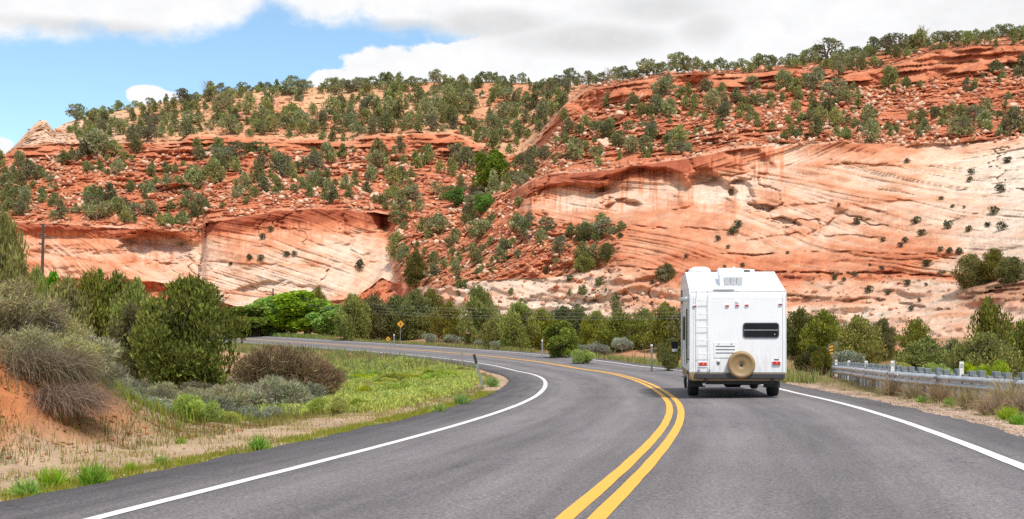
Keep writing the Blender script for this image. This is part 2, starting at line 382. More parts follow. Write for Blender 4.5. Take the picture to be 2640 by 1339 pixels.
def ground_parts(X, Y):
    X = np.asarray(X, np.float64); shp = X.shape; Y = np.asarray(Y, np.float64)
    s, o = road_coords(X, Y); x = X.ravel(); y = Y.ravel()
    b = np.interp(s, RT[0], RT[4]); g = np.interp(s, RT[0], RT[5])
    zr = g + b * np.clip(o, EL_, ER_)
    n = fbm(x * .25, y * .25, 0 * x, 4, 11)
    dl = np.maximum(-(o - EL_), 0); dr = np.maximum(o - ER_, 0)
    on = (dl <= 0) & (dr <= 0)
    z = zr - .05 - .02 * np.minimum(dl + dr, 1)
    # inside of the bend: shallow swale, then the cut bank beside the near shoulder
    z = z - .22 * sstep(1.5, 5, dl) * (1 - .6 * sstep(6, 14, dl)) + .16 * n * sstep(1.2, 4, dl)
    bank = sstep(1.9, 5.2, dl + .35 * fbm(x * .5, y * .5, 0 * x, 3, 5)) * (1 - sstep(7.5, 14, s)) * sstep(-60, -30, s)
    z = z + 1.75 * bank
    z = z + .5 * sstep(9, 22, dl) * sstep(10, 20, s) * (1 - sstep(45, 70, s)) * 0
    # outside: flat verge for the rail, then falling and rising towards the canyon wall
    near = 1 - sstep(36, 60, s)
    z = z + near * .10 * sstep(.8, 2.2, dr) - near * (.03 * np.minimum(dr, 3.2) + 1.4 * sstep(5.5, 13, dr)) + near * 1.6 * sstep(12, 30, dr) + .22 * n * sstep(2.5, 7, dr)
    far = sstep(36, 60, s)
    z = z + far * 1.25 * sstep(1.5, 22, dr) - far * .1 * sstep(.3, 1.5, dr)
    z = z + .5 * sstep(12, 40, dl + dr) * fbm(x * .05, y * .05, 0 * x, 3, 21)
    z = np.where(on, zr - .06, z)
    return z.reshape(shp), s.reshape(shp), o.reshape(shp)
def ground_z(X, Y): return ground_parts(np.array([X], float), np.array([Y], float))[0][0]
def px(u, v, D): return ((u - CX) / F * D, D, CAMH + (HOR - v) / F * D)     # where the photo's pixel lies at distance D

def strip(name, s, o0, o1, lift, mat, jag=0.):
    n = len(s); nz = np.zeros(n)
    ja = jag * fbm(s * .8, nz, nz + 3.3, 4, 2) if jag else 0; jb = jag * fbm(s * .8, nz, nz + 9.3, 4, 6) if jag else 0
    A = road_pt(s, o0 + ja + nz); Bq = road_pt(s, o1 + jb + nz); A[:, 2] += lift; Bq[:, 2] += lift
    V = np.concatenate([A, Bq]); i = np.arange(n - 1)
    return np_mesh(name, V, np.stack([i, i + n, i + n + 1, i + 1], 1), mat)
def build_road():
    s = np.concatenate([np.arange(-60, 60, .25), np.arange(60, 329, .7)]); nz = np.zeros_like(s)
    ol = EL_ + .13 * fbm(s * .7, nz, nz + 1, 4, 31) + .06 * perlin(s * 5, nz, nz, 8); orr = ER_ + .13 * fbm(s * .7, nz, nz + 7, 4, 33) + .06 * perlin(s * 5, nz, nz, 9)
    fr = np.array([0, .0, .1, .25, .4, .55, .7, .85, 1., 1.])
    P = []; UV = []
    for j, f in enumerate(fr):
        o = lerp(ol, orr, f); q = road_pt(s, o)
        if j == 0: q[:, 2] -= .09; q[:, :2] -= .03 * np.stack([np.sin(0 * s), 0 * s], 1)
        if j == len(fr) - 1: q[:, 2] -= .09
        P.append(q); UV.append(np.stack([s, o], 1))
    n = len(s); k = len(fr); V = np.concatenate(P); UVc = np.concatenate(UV)
    Fq = []
    for j in range(k - 1):
        i = np.arange(n - 1) + j * n; Fq.append(np.stack([i, i + n, i + n + 1, i + 1], 1))
    rd = mobj('road', np_mesh('road', V, np.concatenate(Fq), M['asphalt'], uv=UVc, smooth=False)); tag(rd, kind='structure')
    for o0, o1, nm, mt in ((-LANE - .07, -LANE + .07, 'white_edge_line', 'lwhite'), (LANE - .07, LANE + .07, 'white_edge_line', 'lwhite'),
                           (-.175, -.045, 'yellow_centre_line', 'lyellow'), (.045, .175, 'yellow_centre_line', 'lyellow')):
        ob = mobj(nm, strip(nm, s, o0, o1, .005, M[mt], .008), rd)
build_road()

# ------------------------------------------------------------------ the ground
def build_ground():
    a = np.radians(np.concatenate([np.linspace(-180, -40, 30)[:-1], np.linspace(-40, 40, 640), np.linspace(40, 180, 30)[1:]]))
    r = np.concatenate([[.05, 1.5], np.geomspace(3, 420, 250)])
    A, R = np.meshgrid(a, r, indexing='ij'); X = R * np.sin(A); Y = R * np.cos(A)
    Z, s, o = ground_parts(X, Y)
    # under the hills the sheet sinks away
    u = CX + F * np.tan(np.clip(A, -1.2, 1.2)); lim = np.interp(u / K, HB[:, 0], HB[:, 1])
    front = np.abs(A) < 1.2
    Z = np.where(front, Z - 6 * sstep(8, 30, Y - lim), Z)
    Z += np.where((o < EL_ - .6) | (o > ER_ + .6), .035 * fbm(X * 2.2, Y * 2.2, 0 * X, 3, 40) + .09 * sstep(-7.2, -8.2, o) * (s < 16) * fbm(X * 1.6, Y * 1.6, 0 * X, 4, 44), 0)
    n1 = fbm(X * .6, Y * .6, 0 * X, 4, 50); n2 = fbm(X * 3., Y * 3., 0 * X, 3, 54); n3 = fbm(X * .15, Y * .15, 0 * X, 3, 58)
    tan = np.array([.44, .31, .20]); red = np.array([.47, .17, .065]); olive = np.array([.17, .14, .07]); grav = np.array([.40, .28, .20]); brown = np.array([.24, .15, .085]); ygrn = np.array([.26, .24, .06])
    dl = np.maximum(EL_ - o, 0); dr = np.maximum(o - ER_, 0)
    C = np.broadcast_to(tan, X.shape + (3,)).copy()
    def mixc(w, col): C[:] = C + (col - C) * np.clip(w, 0, 1)[..., None]
    mixc(sstep(.1, .5, n2 + .2) * .35, brown)
    left = sstep(0, .05, dl)
    mixc(left * sstep(2.2, 4.2, dl + .8 * n1) , olive * .9 + brown * .3); mixc(left * sstep(1.2, 2.6, dl + .5 * n1) * sstep(16, 22, s) * (1 - sstep(60, 90, s)) * (1 - sstep(9, 13, dl)) * np.clip(.55 + .6 * n1, .1, .9), np.array([.24, .25, .06]))
    mixc(left * sstep(2.5, 5, dl) * sstep(.05, .5, n1), brown)
    bank = sstep(2.2, 3.6, dl + .5 * n1) * (1 - sstep(6, 11, s))
    mixc(bank, red); mixc(bank * sstep(.1, .5, n2 + n1 * .5) * .5, red * .55)
    right = sstep(0, .05, dr)
    mixc(right, grav); mixc(right * sstep(.9, 1.8, dr + .4 * n1), brown * 1.15)
    farm = np.maximum(right * sstep(40, 60, s) * sstep(.8, 3, dr), sstep(60, 80, np.hypot(X, Y)))
    mixc(farm, np.array([.42, .20, .10])); mixc(farm * sstep(-.1, .4, n1), np.array([.36, .25, .14]))
    C *= (1 + .25 * n2)[..., None]; C = np.clip(C, .02, .9)
    n, k = X.shape; V = np.stack([X, Y, Z], -1).reshape(-1, 3)
    i = (np.arange(n - 1)[:, None] * k + np.arange(k - 1)[None]).ravel()
    Fq = np.stack([i, i + k, i + k + 1, i + 1], 1)
    ob = mobj('ground', np_mesh('ground', V, Fq, M['soil'], C.reshape(-1, 3), True)); tag(ob, kind='structure')

# ------------------------------------------------------------------ the canyon hillside
# station profiles: x = bearing (given as a photo column / K), y = height line, d = distance in metres
def arr(s): return np.array(s, float)
HB = arr([(-400, 235), (0, 232), (500, 235), (700, 225), (900, 196), (1050, 165), (1200, 152), (1500, 138), (1800, 122), (2100, 106), (2300, 92), (2450, 80), (2600, 70), (3000, 60)])
HL = {
 'foot': (arr([(-400, 690), (0, 695), (300, 700), (470, 718), (510, 746), (600, 772), (800, 765), (900, 745), (960, 700), (1000, 715), (1100, 722), (1200, 706), (1400, 695), (1560, 668), (1700, 692), (1900, 692), (2100, 684), (2300, 692), (2430, 705), (2600, 690), (3000, 690)]),
          arr([(-400, 226), (503, 224), (700, 218), (900, 217), (1000, 208), (1100, 180), (1250, 168), (1500, 160), (1700, 150), (2000, 140), (2300, 128), (2450, 118), (2600, 108), (3000, 95)])),
 'rim': (arr([(-400, 560), (0, 556), (60, 560), (250, 571), (420, 582), (506, 580), (512, 562), (600, 548), (700, 530), (800, 524), (900, 530), (980, 540), (1060, 546), (1150, 548), (1200, 530), (1260, 500), (1310, 470), (1345, 450), (1380, 437), (1500, 431), (1620, 412), (1750, 396), (1850, 373), (1950, 366), (2100, 361), (2300, 363), (2450, 366), (2576, 346), (3000, 330)]),
         arr([(-400, 249), (510, 248), (520, 240), (900, 237), (1000, 236), (1150, 228), (1250, 208), (1340, 190), (1500, 184), (1850, 176), (2100, 170), (2400, 166), (2600, 160), (3000, 150)])),
 'ledge': (arr([(-400, 430), (0, 415), (150, 388), (300, 378), (480, 373), (600, 377), (700, 380), (850, 388), (900, 380), (1000, 382), (1100, 388), (1200, 402), (1260, 415), (1320, 415), (1370, 370), (1420, 295), (1480, 278), (1550, 262), (1640, 236), (1750, 226), (1900, 218), (2000, 208), (2100, 222), (2300, 210), (2400, 190), (2500, 176), (2600, 165), (3000, 130)]),
           arr([(-400, 300), (1200, 300), (1320, 275), (1420, 240), (1600, 228), (2000, 220), (2600, 206), (3000, 200)])),
 'cap': (arr([(-400, 415), (0, 396), (40, 372), (150, 364), (300, 362), (455, 362), (475, 343), (600, 346), (700, 353), (800, 354), (870, 364), (920, 346), (1050, 338), (1150, 343), (1220, 372), (1280, 395), (1340, 372), (1400, 292), (1430, 259), (1480, 226), (1560, 213), (1620, 200), (1700, 189), (1900, 186), (2000, 174), (2100, 192), (2250, 166), (2350, 131), (2450, 119), (2576, 118), (3000, 90)]),
         arr([(-400, 303), (1200, 303), (1320, 278), (1420, 243), (1600, 231), (2000, 223), (2600, 209), (3000, 203)])),
 'crest': (arr([(-400, 450), (-100, 432), (0, 398), (38, 366), (60, 340), (82, 318), (98, 303), (116, 302), (126, 318), (136, 328), (160, 312), (200, 296), (300, 276), (400, 258), (500, 246), (560, 233), (700, 220), (800, 220), (900, 211), (1000, 209), (1100, 206), (1250, 206), (1400, 213), (1500, 212), (1580, 199), (1640, 186), (1750, 180), (1850, 174), (1950, 166), (2050, 151), (2150, 136), (2300, 114), (2400, 102), (2500, 92), (2600, 80), (3000, 50)]),
           arr([(-400, 340), (0, 330), (130, 334), (170, 380), (500, 395), (1100, 400), (1450, 392), (1520, 330), (1600, 272), (1700, 258), (2000, 252), (2300, 250), (2600, 245), (3000, 240)])),
}
NC = 1300
HU = np.linspace(-360, 3000, NC)
ROWS = [('base', 'foot', 72), ('foot', 'rim', 172), ('rim', 'ledge', 140), ('ledge', 'cap', 26), ('cap', 'crest', 92), ('crest', 'back', 8)]
H = {}
def smooth1(a, n):
    k = np.ones(n) / n; return np.convolve(np.pad(a, (n // 2, n - 1 - n // 2), 'edge'), k, 'valid')
def build_hill_surface():
    ud = HU / K; ln = {}
    d0 = smooth1(np.interp(ud, HB[:, 0], HB[:, 1]), 25); z0 = -2.0 + 0 * d0
    ln['base'] = (HOR - (z0 - CAMH) / d0 * F, d0)
    for k, (vv, dd) in HL.items():
        w = 3 if k in ('foot', 'rim', 'crest') else 5
        jit = 3.0 * fbm(ud * .02, 0 * ud, 0 * ud + len(k), 4, 60) * (0.3 if k == 'crest' else 1)
        ln[k] = (smooth1(np.interp(ud, vv[:, 0], vv[:, 1]), w) * K + jit * K, smooth1(np.interp(ud, dd[:, 0], dd[:, 1]), 3 if k in ('foot', 'rim') else 7))
    vc, dc = ln['crest']; zc = CAMH + (HOR - vc) / F * dc
    ln['back'] = (HOR - (zc - 14 - CAMH) / (dc + 70) * F, dc + 70)
    Vr, Dr, seg, tt = [], [], [], []
    for si, (a, b, n) in enumerate(ROWS):
        t = np.arange(n) / n
        for q in t:
            Vr.append(lerp(ln[a][0], ln[b][0], q)); Dr.append(lerp(ln[a][1], ln[b][1], q)); seg.append(si); tt.append(q)
    Vr.append(ln['back'][0]); Dr.append(ln['back'][1]); seg.append(5); tt.append(1.)
    Vp = np.array(Vr); D = np.array(Dr); seg = np.array(seg)[:, None]; tt = np.array(tt)[:, None]
    U = np.broadcast_to(HU, Vp.shape)
    Ud, Vd = U / K, Vp / K
    X = (U - CX) / F * D; Z = CAMH + (HOR - Vp) / F * D
    # ---- what the ground is, station by station
    gx = fbm(X * .02, D * .02, Z * .02, 3, 70) * 22
    gully = sstep(968, 1005, Ud + gx * .6 + (Vd - 640) * -.12) * (1 - sstep(1285, 1345, Ud + gx + (Vd - 520) * -.55))
    gully = np.where(Vd > 690, gully * (1 - sstep(690, 740, Vd + gx)), gully)
    g2 = sstep(548, 575, Vd + gx * .6) * (1 - sstep(1520, 1600, Ud + gx * 1.3 + (Vd - 600) * .35)) * sstep(990, 1030, Ud) * (seg == 1)
    gully = np.maximum(gully, g2)
    cliff = np.where(seg == 1, 1., 0.) * (1 - gully)
    cliff = np.where((seg == 2) & (tt < .06), (1 - tt / .06) * (1 - gully), cliff)
    slab = np.where(seg == 0, sstep(.12, .5, tt) * sstep(1000, 1120, Ud), 0.) * (1 - .0 * gully)
    ledge = np.where(seg == 3, 1., 0.); ledge = np.where((seg == 2) & (tt > .94), (tt - .94) / .06, ledge); ledge = np.where((seg == 4) & (tt < .05), 1 - tt / .05, ledge)
    ledge = ledge * np.clip(.35 + 1.1 * fbm(Ud * .012, Ud * 0, Ud * 0, 2, 77) + .35, 0, 1)
    rock = np.maximum(cliff, slab); talus = 1 - np.maximum(rock, ledge)
    # ---- relief, metres along the sight line (positive = deeper)
    big = fbm(X * .035, D * .035, Z * .05, 4, 80); mid = fbm(X * .12, D * .12, Z * .16, 4, 84); fin = fbm(X * .5, D * .5, Z * .8, 3, 88)
    R = np.zeros_like(D)
    # cross-bedded sandstone
    hs = 6.5; zq = Z + 2.2 * fbm(X * .03, D * .03, Z * .03, 2, 90) + .05 * X
    kset = np.floor(zq / hs).astype(int); rnd = np.random.default_rng(12).random(80) * 2 - 1
    dip = rnd[np.clip(kset + 20, 0, 79)] * .42; zl = zq - kset * hs
    q = zl + dip * X + .02 * dip * (X % 60 - 30) ** 2 * .4 + 0.5 * big
    bed = perlin(q * 1.1, kset * 3.1, 0 * q, 3) + .7 * perlin(q * 2.6, kset * 1.7, 0 * q + 5, 4)
    bedf = perlin(q * 4.2, kset * 2.3, 0 * q + 9, 5)
    edge = np.exp(-(np.minimum(zl, hs - zl) / .35) ** 2)
    cl = 4.5 * big + .9 * mid * .6 + np.where(Ud < 1000, .30, .42) * np.maximum(bed, -.35) + .30 * bedf + .5 * edge * sstep(-.1, .3, mid) + .08 * fin
    jn = np.abs(perlin(X * .09 + .4 * mid, D * .02, Z * .015, 95)); cl = cl + 1.0 * np.exp(-(jn / .018) ** 2) * sstep(0, .4, big + .2)
    R += rock * cl
    # rim brow sticks out, foot of the wall recedes
    brow = np.where(seg == 1, sstep(.80, .97, tt), 0) * cliff
    R -= brow * 1.1 * (Ud < 1960) ; R += np.where(seg == 1, np.exp(-((tt - .76) / .06) ** 2), 0) * cliff * (1.3 + mid) * ((Ud < 500) | ((Ud > 1340) & (Ud < 1900)))
    alc = [(400, 628, 122, 46, 5.), (1615, 490, 125, 66, 4.2), (1792, 500, 76, 64, 4.4), (1440, 502, 118, 46, 2.6), (1872, 498, 36, 66, 2.6), (1055, 590, 85, 42, 3.2), (1905, 402, 62, 20, 1.5),
           (1925, 528, 42, 15, 2.5), (2335, 380, 78, 14, 1.3), (1560, 535, 60, 24, 3), (1985, 560, 30, 14, 1.8), (700, 740, 160, 26, 1.2), (1100, 565, 50, 16, 2.5)]
    wx, wy = 30 * big + 24 * mid + 8 * fin, 22 * fbm(X * .04, D * .04, Z * .04, 3, 99) + 13 * mid + 4 * fin
    deep = np.zeros_like(D)
    for (cu, cv, ru, rv, dp) in alc:
        du = (Ud - cu + wx) / ru; dv_ = (Vd - cv + wy) / rv; e = np.sqrt(du * du + dv_ * dv_)
        soft = np.where(dv_ < 0, .30, .6)
        a = np.clip((1 - e) / soft, 0, 1); a = a * a * (3 - 2 * a); R += dp * a * cliff; deep = np.maximum(deep, a * np.minimum(dp / 3.2, 1) * cliff)
    for (cu, cv, ru, rv, dp) in [(1090, 592, 40, 26, 4)]:       # buttresses of standing rock inside the alcoves
        e = np.sqrt(((Ud - cu + wx) / ru) ** 2 + ((Vd - cv + wy) / rv) ** 2); a = np.sqrt(np.clip(1 - e * e, 0, 1)); R -= dp * a * cliff
    # bedding planes that weather into undercut ledges
    for pl, am, hh in ([[(520, 632), (700, 622), (960, 600)], .5, 6], [[(520, 690), (740, 668), (930, 690)], .4, 5], [[(1560, 568), (1860, 578)], .9, 8], [[(1850, 602), (2000, 588), (2150, 592), (2260, 614)], 1.1, 7], [[(1790, 642), (2000, 630), (2250, 642), (2460, 652)], 1.2, 8],
                       [[(1690, 692), (2100, 684), (2350, 692), (2450, 702)], 2.2, 10], [[(1000, 716), (1200, 702), (1400, 692), (1560, 670), (1700, 688)], 1.4, 9], [[(1900, 738), (2200, 752), (2420, 786)], 1.3, 9], [[(1050, 764), (1300, 748), (1500, 762), (1720, 742)], 1.2, 9],
                       [[(1940, 524), (2100, 503), (2260, 545)], .8, 6], [[(2150, 470), (2330, 498), (2560, 450)], .6, 6], [[(1340, 466), (1560, 470)], .6, 5], [[(2050, 400), (2200, 420), (2330, 405)], .7, 6], [[(60, 610), (300, 640)], .4, 5], [[(2080, 560), (2300, 575), (2500, 540)], .7, 6]):
        pl = np.array(pl, float); vl = np.interp(Ud, pl[:, 0], pl[:, 1]) + 9 * mid + 5 * big; inx = sstep(pl[0, 0], pl[0, 0] + 50, Ud) * (1 - sstep(pl[-1, 0] - 50, pl[-1, 0], Ud))
        dd = Vd - vl; R += rock * inx * am * .75 * np.where(dd > 0, np.exp(-dd / hh), np.exp(dd / 1.2)) * np.clip(.7 + 1.2 * fin, .15, 1.6)
    # rounded buttress standing proud of the left wall
    ed = 521 - (Vd - 560) * .16 + 5 * mid + 3 * fin; on1 = np.where(seg == 1, 1., np.where(seg == 0, sstep(.45, .9, tt), 0.)); lean = np.where(seg == 1, 15 - 13.8 * tt, 15.)
    R += on1 * (1 - gully) * np.where(Ud < 960, lean * (1 - sstep(-3, 3, Ud - ed)) + 4.5 * np.exp(-np.maximum(Ud - ed, 0) / 28) * (Ud > ed), 0)
    er = 968 - (Vd - 560) * .20 + 6 * mid; R += on1 * (1 - gully) * (Ud < 1010) * 9 * sstep(-95, 10, Ud - er) ** 2
    # layered brown ledge near the right edge
    lr = sstep(2395, 2440, Ud + 12 * mid) * sstep(686, 700, Vd + 6 * mid) * (1 - sstep(748, 770, Vd + 8 * mid)) * rock; tq = Z * 2.1 + .5 * mid; lq = tq - np.floor(tq)
    R += lr * (-1.6 + 1.1 * (lq - .5) + .5 * np.sign(perlin(X * .5, np.floor(tq) * 3.3, 0 * X, 131)) + .4 * fin)
    # slickrock slabs at the foot are rounded steps
    st = Z * .55 + .8 * mid + .02 * X; R -= slab * 1.6 * (np.abs((st % 1) - .5) * 2) ** 1.5 * .8
    # talus: hummocks, gullies and outcropping beds
    fin2 = fbm(X * 1.3, D * 1.3, Z * 2.0, 2, 89)
    sl = 5.0 * big + 3.2 * mid + 1.5 * fin + .7 * fin2
    tz = Z * .42 + .5 * mid + .015 * X; fr = tz - np.floor(tz); tread = sstep(.55, .95, fr)
    out = sstep(.0, .35, fbm(X * .03, D * .03, Z * .12, 3, 110))
    R += talus * (sl * np.where(seg >= 4, .9, .8) + 2.4 * out * (.5 - tread) * np.where(seg == 2, 1., .45))
    rib = np.abs(perlin(X * .05, D * .05, 0 * X, 120)); R += talus * 2.0 * (rib - .25)
    # cap ledges: stacked beds broken by joints
    tl = Z * .9 + .25 * mid; lf = tl - np.floor(tl)
    cell = perlin(X * .16, np.floor(tl) * 3.3, 0 * X, 130)
    R += ledge * (-2.2 + 1.3 * (lf - .5) + 2.2 * np.sign(cell) * np.minimum(np.abs(cell) * 4, 1) * .5 + .5 * fin)
    R *= np.where(seg == 5, .3, 1); R *= np.where((seg == 0), sstep(0, .25, tt), 1)
    # keep the skyline height: ease relief out towards the crest
    R *= np.where(seg == 4, 1 - .75 * sstep(.75, 1., tt), 1)
    D2 = D + R
    X2 = (U - CX) / F * D2; Z2 = CAMH + (HOR - Vp) / F * D2
    # ---- colour of the stone and soil
    red = np.array([.46, .125, .058]); rust = np.array([.54, .19, .092]); salmon = np.array([.60, .285, .165]); pale = np.array([.66, .45, .325]); white = np.array([.66, .53, .42]); sand = np.array([.60, .35, .195]); dark = np.array([.24, .062, .035])
    W = np.where(Ud < 505, .54 - .25 * sstep(150, 60, Ud) , 0.)
    W = np.where((Ud >= 505) & (Ud < 1000), .32 + .33 * sstep(555, 665, Vd) , W)
    W = np.where(Ud >= 1000, .42, W)
    W = np.where(Ud > 1850, .47 + .43 * sstep(2080, 2480, Ud + (Vd - 480) * -.5) - .14 * sstep(560, 660, Vd), W)
    W = W + .24 * deep * (Ud > 1400) + .06 * deep
    W = np.where(slab > .05, .54 + .10 * np.sin(Ud * .006), W)
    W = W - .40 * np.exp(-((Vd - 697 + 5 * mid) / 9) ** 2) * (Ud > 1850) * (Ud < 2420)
    W = W + .30 * big + .20 * mid + .13 * bed + .08 * bedf - .12 * edge
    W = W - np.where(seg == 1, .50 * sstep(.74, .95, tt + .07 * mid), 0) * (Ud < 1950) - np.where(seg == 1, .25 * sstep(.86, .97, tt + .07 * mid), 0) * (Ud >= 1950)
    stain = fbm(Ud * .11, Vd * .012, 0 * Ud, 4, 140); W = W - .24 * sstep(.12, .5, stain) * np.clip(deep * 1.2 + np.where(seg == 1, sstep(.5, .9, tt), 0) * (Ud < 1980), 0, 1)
    W = W + .10 * fin
    xs = [-.05, .18, .42, .66, .92]; pal = np.array([dark * .5 + red * .5, rust, salmon, pale, white])
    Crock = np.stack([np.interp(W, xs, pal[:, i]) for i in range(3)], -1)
    t = np.clip(.5 + .9 * fin2 * .8 + .5 * fin + .4 * mid, 0, 1); Ct = red + (rust * 1.06 - red) * t[..., None]
    spk = sstep(.2, .5, fbm(X * 1.1, D * 1.1, Z * 1.6, 2, 150)); Ct = Ct + (salmon - Ct) * (spk * .6)[..., None]; dk = sstep(.25, .6, fbm(X * .9, D * .9, Z * 1.4, 2, 155)); Ct = Ct * (1 - .35 * dk)[..., None]
    bedt = sstep(.5, .8, tread * out + .15 * mid) * .4; Ct = Ct + (salmon - Ct) * bedt[..., None]
    sandy = np.where(seg >= 4, 1 - sstep(1380, 1560, Ud), 0.); sandy = np.maximum(sandy, np.where(seg >= 4, .55 * sstep(.5, .9, tt), 0))
    sc_ = sand * (1 + .18 * np.clip(mid, -1, 1))[..., None]; Ct = Ct + (sc_ - Ct) * (sandy * np.clip(.75 + .6 * big + .3 * fin, 0, 1))[..., None]
    wr = np.where((seg == 4) & (Ud < 340), sstep(360, 220, Ud), 0) * sstep(-.3, .2, mid + .3); Ct = Ct + (pale - Ct) * (wr * .8)[..., None]
    low = np.where(seg == 0, 1 - sstep(.3, .8, tt), 0); Ct = Ct + (np.array([.50, .24, .12]) - Ct) * (low * .7)[..., None]
    gl = gully * sstep(560, 690, Vd); Ct = Ct + (np.array([.52, .235, .12]) - Ct) * (gl * np.clip(.6 + mid, 0, 1))[..., None]
    Cl = rust + (salmon - rust) * np.clip(.25 + 1.0 * (lf - .5) + .6 * fin + .4 * cell, 0, 1)[..., None]; Cl = Cl + (red - Cl) * (sstep(.1, .5, -cell + .4 * fin) * .6)[..., None]
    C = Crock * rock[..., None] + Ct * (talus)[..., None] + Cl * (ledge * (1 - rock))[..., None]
    C = C / np.maximum(rock + talus + ledge * (1 - rock), .3)[..., None]
    C = C + (np.array([.40, .20, .115]) * (.75 + .6 * lq)[..., None] - C) * (lr * .9)[..., None]
    C = np.clip(C, .015, .85)
    H.update(U=U, V=Vp, D=D2, X=X2, Z=Z2, seg=np.broadcast_to(seg, D.shape), t=np.broadcast_to(tt, D.shape), gully=gully, rock=rock)
    # front-most surface row by row, used to tell what can be seen
    V3 = np.stack([X2, D2, Z2], -1); nr, nc = D.shape
    faces = (np.arange(nr - 1)[:, None] * nc + np.arange(nc - 1)[None])
    isr = (rock > .5); fm = isr[:-1, :-1]
    ucol = np.broadcast_to(HU[None, :-1] / K, fm.shape)
    def sub(name, mask):
        i = faces[mask]; Fq = np.stack([i, i + 1, i + nc + 1, i + nc], 1)
        used, inv = np.unique(Fq, return_inverse=True)
        ob = mobj(name, np_mesh(name, V3.reshape(-1, 3)[used], inv.reshape(Fq.shape), M['rock'], C.reshape(-1, 3)[used], True)); tag(ob, kind='structure'); return ob
    sub('hillside_terrain', ~fm)
    for (a, b) in ((-1e9, 508), (508, 1060), (1060, 1e9)): sub('sandstone_cliff_terrain', fm & (ucol >= a) & (ucol < b))
build_hill_surface()
build_ground()
def hill_at(u, v):
    """point of the hillside seen at photo pixel (u, v): first row from below that reaches v"""
    j = int(np.clip(round((u - HU[0]) / (HU[1] - HU[0])), 0, NC - 1)); col = H['V'][:, j]
    i = int(np.argmax(col <= v)) if (col <= v).any() else len(col) - 1
    return (float(H['X'][i, j]), float(H['D'][i, j]), float(H['Z'][i, j])), i, j

# ------------------------------------------------------------------ plants: generators (unit height, base at origin)
def unit(a): return a / np.maximum(np.linalg.norm(a, axis=-1, keepdims=True), 1e-9)
def sprays(rng, cen, rad, n, ln, wd, col, colvar=.25, up=.45, shell=.55, tip=None, tipf=.0, flat=1.):
    """leaf sprays spread through a set of lobes: returns V, F, C"""
    w = rad ** 2; k = rng.choice(len(cen), n, p=w / w.sum())
    d = unit(rng.normal(size=(n, 3))); d[:, 2] = np.where(rng.random(n) < .3, np.abs(d[:, 2]), d[:, 2])
    rr = rad[k] * (shell + (1.08 - shell) * rng.random(n) ** .6)
    p = cen[k] + d * rr[:, None] * np.array([1, 1, flat])
    ax = unit(d * .7 + np.array([0, 0, up]) + rng.normal(size=(n, 3)) * .45)
    sd = unit(np.cross(ax, rng.normal(size=(n, 3))))
    L = ln * (.6 + .8 * rng.random(n))[:, None]; Wd = wd * (.6 + .8 * rng.random(n))[:, None]
    nrm = np.cross(ax, sd) * Wd * .35
    V = np.stack([p - ax * L * .5, p + sd * Wd + nrm, p + ax * L * .5, p - sd * Wd + nrm], 1).reshape(-1, 3)
    V[:, 2] = np.maximum(V[:, 2], .0)
    c = np.array(col)[None] * (1 + colvar * (rng.random((n, 1)) * 2 - 1)) * (1 + .08 * rng.normal(size=(n, 3)))
    lobc = 1 + .16 * rng.normal(size=len(cen)); c = c * lobc[k][:, None]
    if tip is not None:
        t = rng.random(n) < tipf; c[t] = np.array(tip) * (1 + .2 * rng.normal(size=(t.sum(), 1)))
    C = np.repeat(np.clip(c, .004, .8), 4, 0)
    return V, np.arange(4 * n).reshape(-1, 4), C
def lobes(rng, n, prof, r, z0, z1, size=(.2, .34), fill=.3):
    t = np.sort(rng.random(n)) ; t = (np.arange(n) + rng.random(n)) / n
    a = rng.random(n) * 6.283 + np.arange(n) * 2.4; w = prof(t) * r
    rad = r * rng.uniform(size[0], size[1], n) * (.55 + .6 * prof(t)); rho = np.maximum(w - rad * .8, 0) * np.sqrt(rng.uniform(fill, 1, n))
    return np.stack([rho * np.cos(a), rho * np.sin(a), z0 + (z1 - z0) * t * (1 - .04)], 1), rad
def tree_trunk(name, rng, h, r, limbs, mat, spread=.3, lean=.06, split=1):
    bm = B()
    for q in range(split):
        a = rng.random() * 6.28; lx, ly = math.cos(a) * lean * (1 + q), math.sin(a) * lean * (1 + q)
        tube(bm, [(0, 0, -.06), (lx * .3, ly * .3, h * .3), (lx * .8 + .01, ly * .8, h * .6), (lx * 1.3, ly * 1.3 + .01, h)], [r * 1.25, r, r * .7, r * .2], 7)
        for i in range(limbs):
            t = .2 + .7 * (i + rng.random()) / limbs; b = rng.random() * 6.28; L = spread * (.6 + .6 * rng.random()) * (1.1 - .6 * t)
            p0 = Vector((lx * t * 1.2, ly * t * 1.2, h * t)); p1 = p0 + Vector((math.cos(b) * L * .5, math.sin(b) * L * .5, L * .25)); p2 = p0 + Vector((math.cos(b + .3) * L, math.sin(b + .3) * L, L * .75))
            tube(bm, [p0, p1, p2], [r * .45 * (1.1 - .5 * t), r * .3, r * .08], 5)
    bmesh.ops.recalc_face_normals(bm, faces=bm.faces[:])
    me = bpy.data.meshes.new(name); bm.to_mesh(me); bm.free(); me.materials.append(mat); return me
JUN = (.285, .295, .12); PIN = (.27, .285, .14); NEARJ = (.235, .235, .050)
bushy = lambda t: np.sin(np.pi * np.clip(t * .80 + .17, 0, 1)) ** .75
cone = lambda t: np.clip(1.08 - t, 0, 1) ** .75 * np.clip(t * 6 + .45, 0, 1)
roundp = lambda t: np.sqrt(np.clip(1 - (2 * t - .9) ** 2 / 1.35, 0.02, 1))
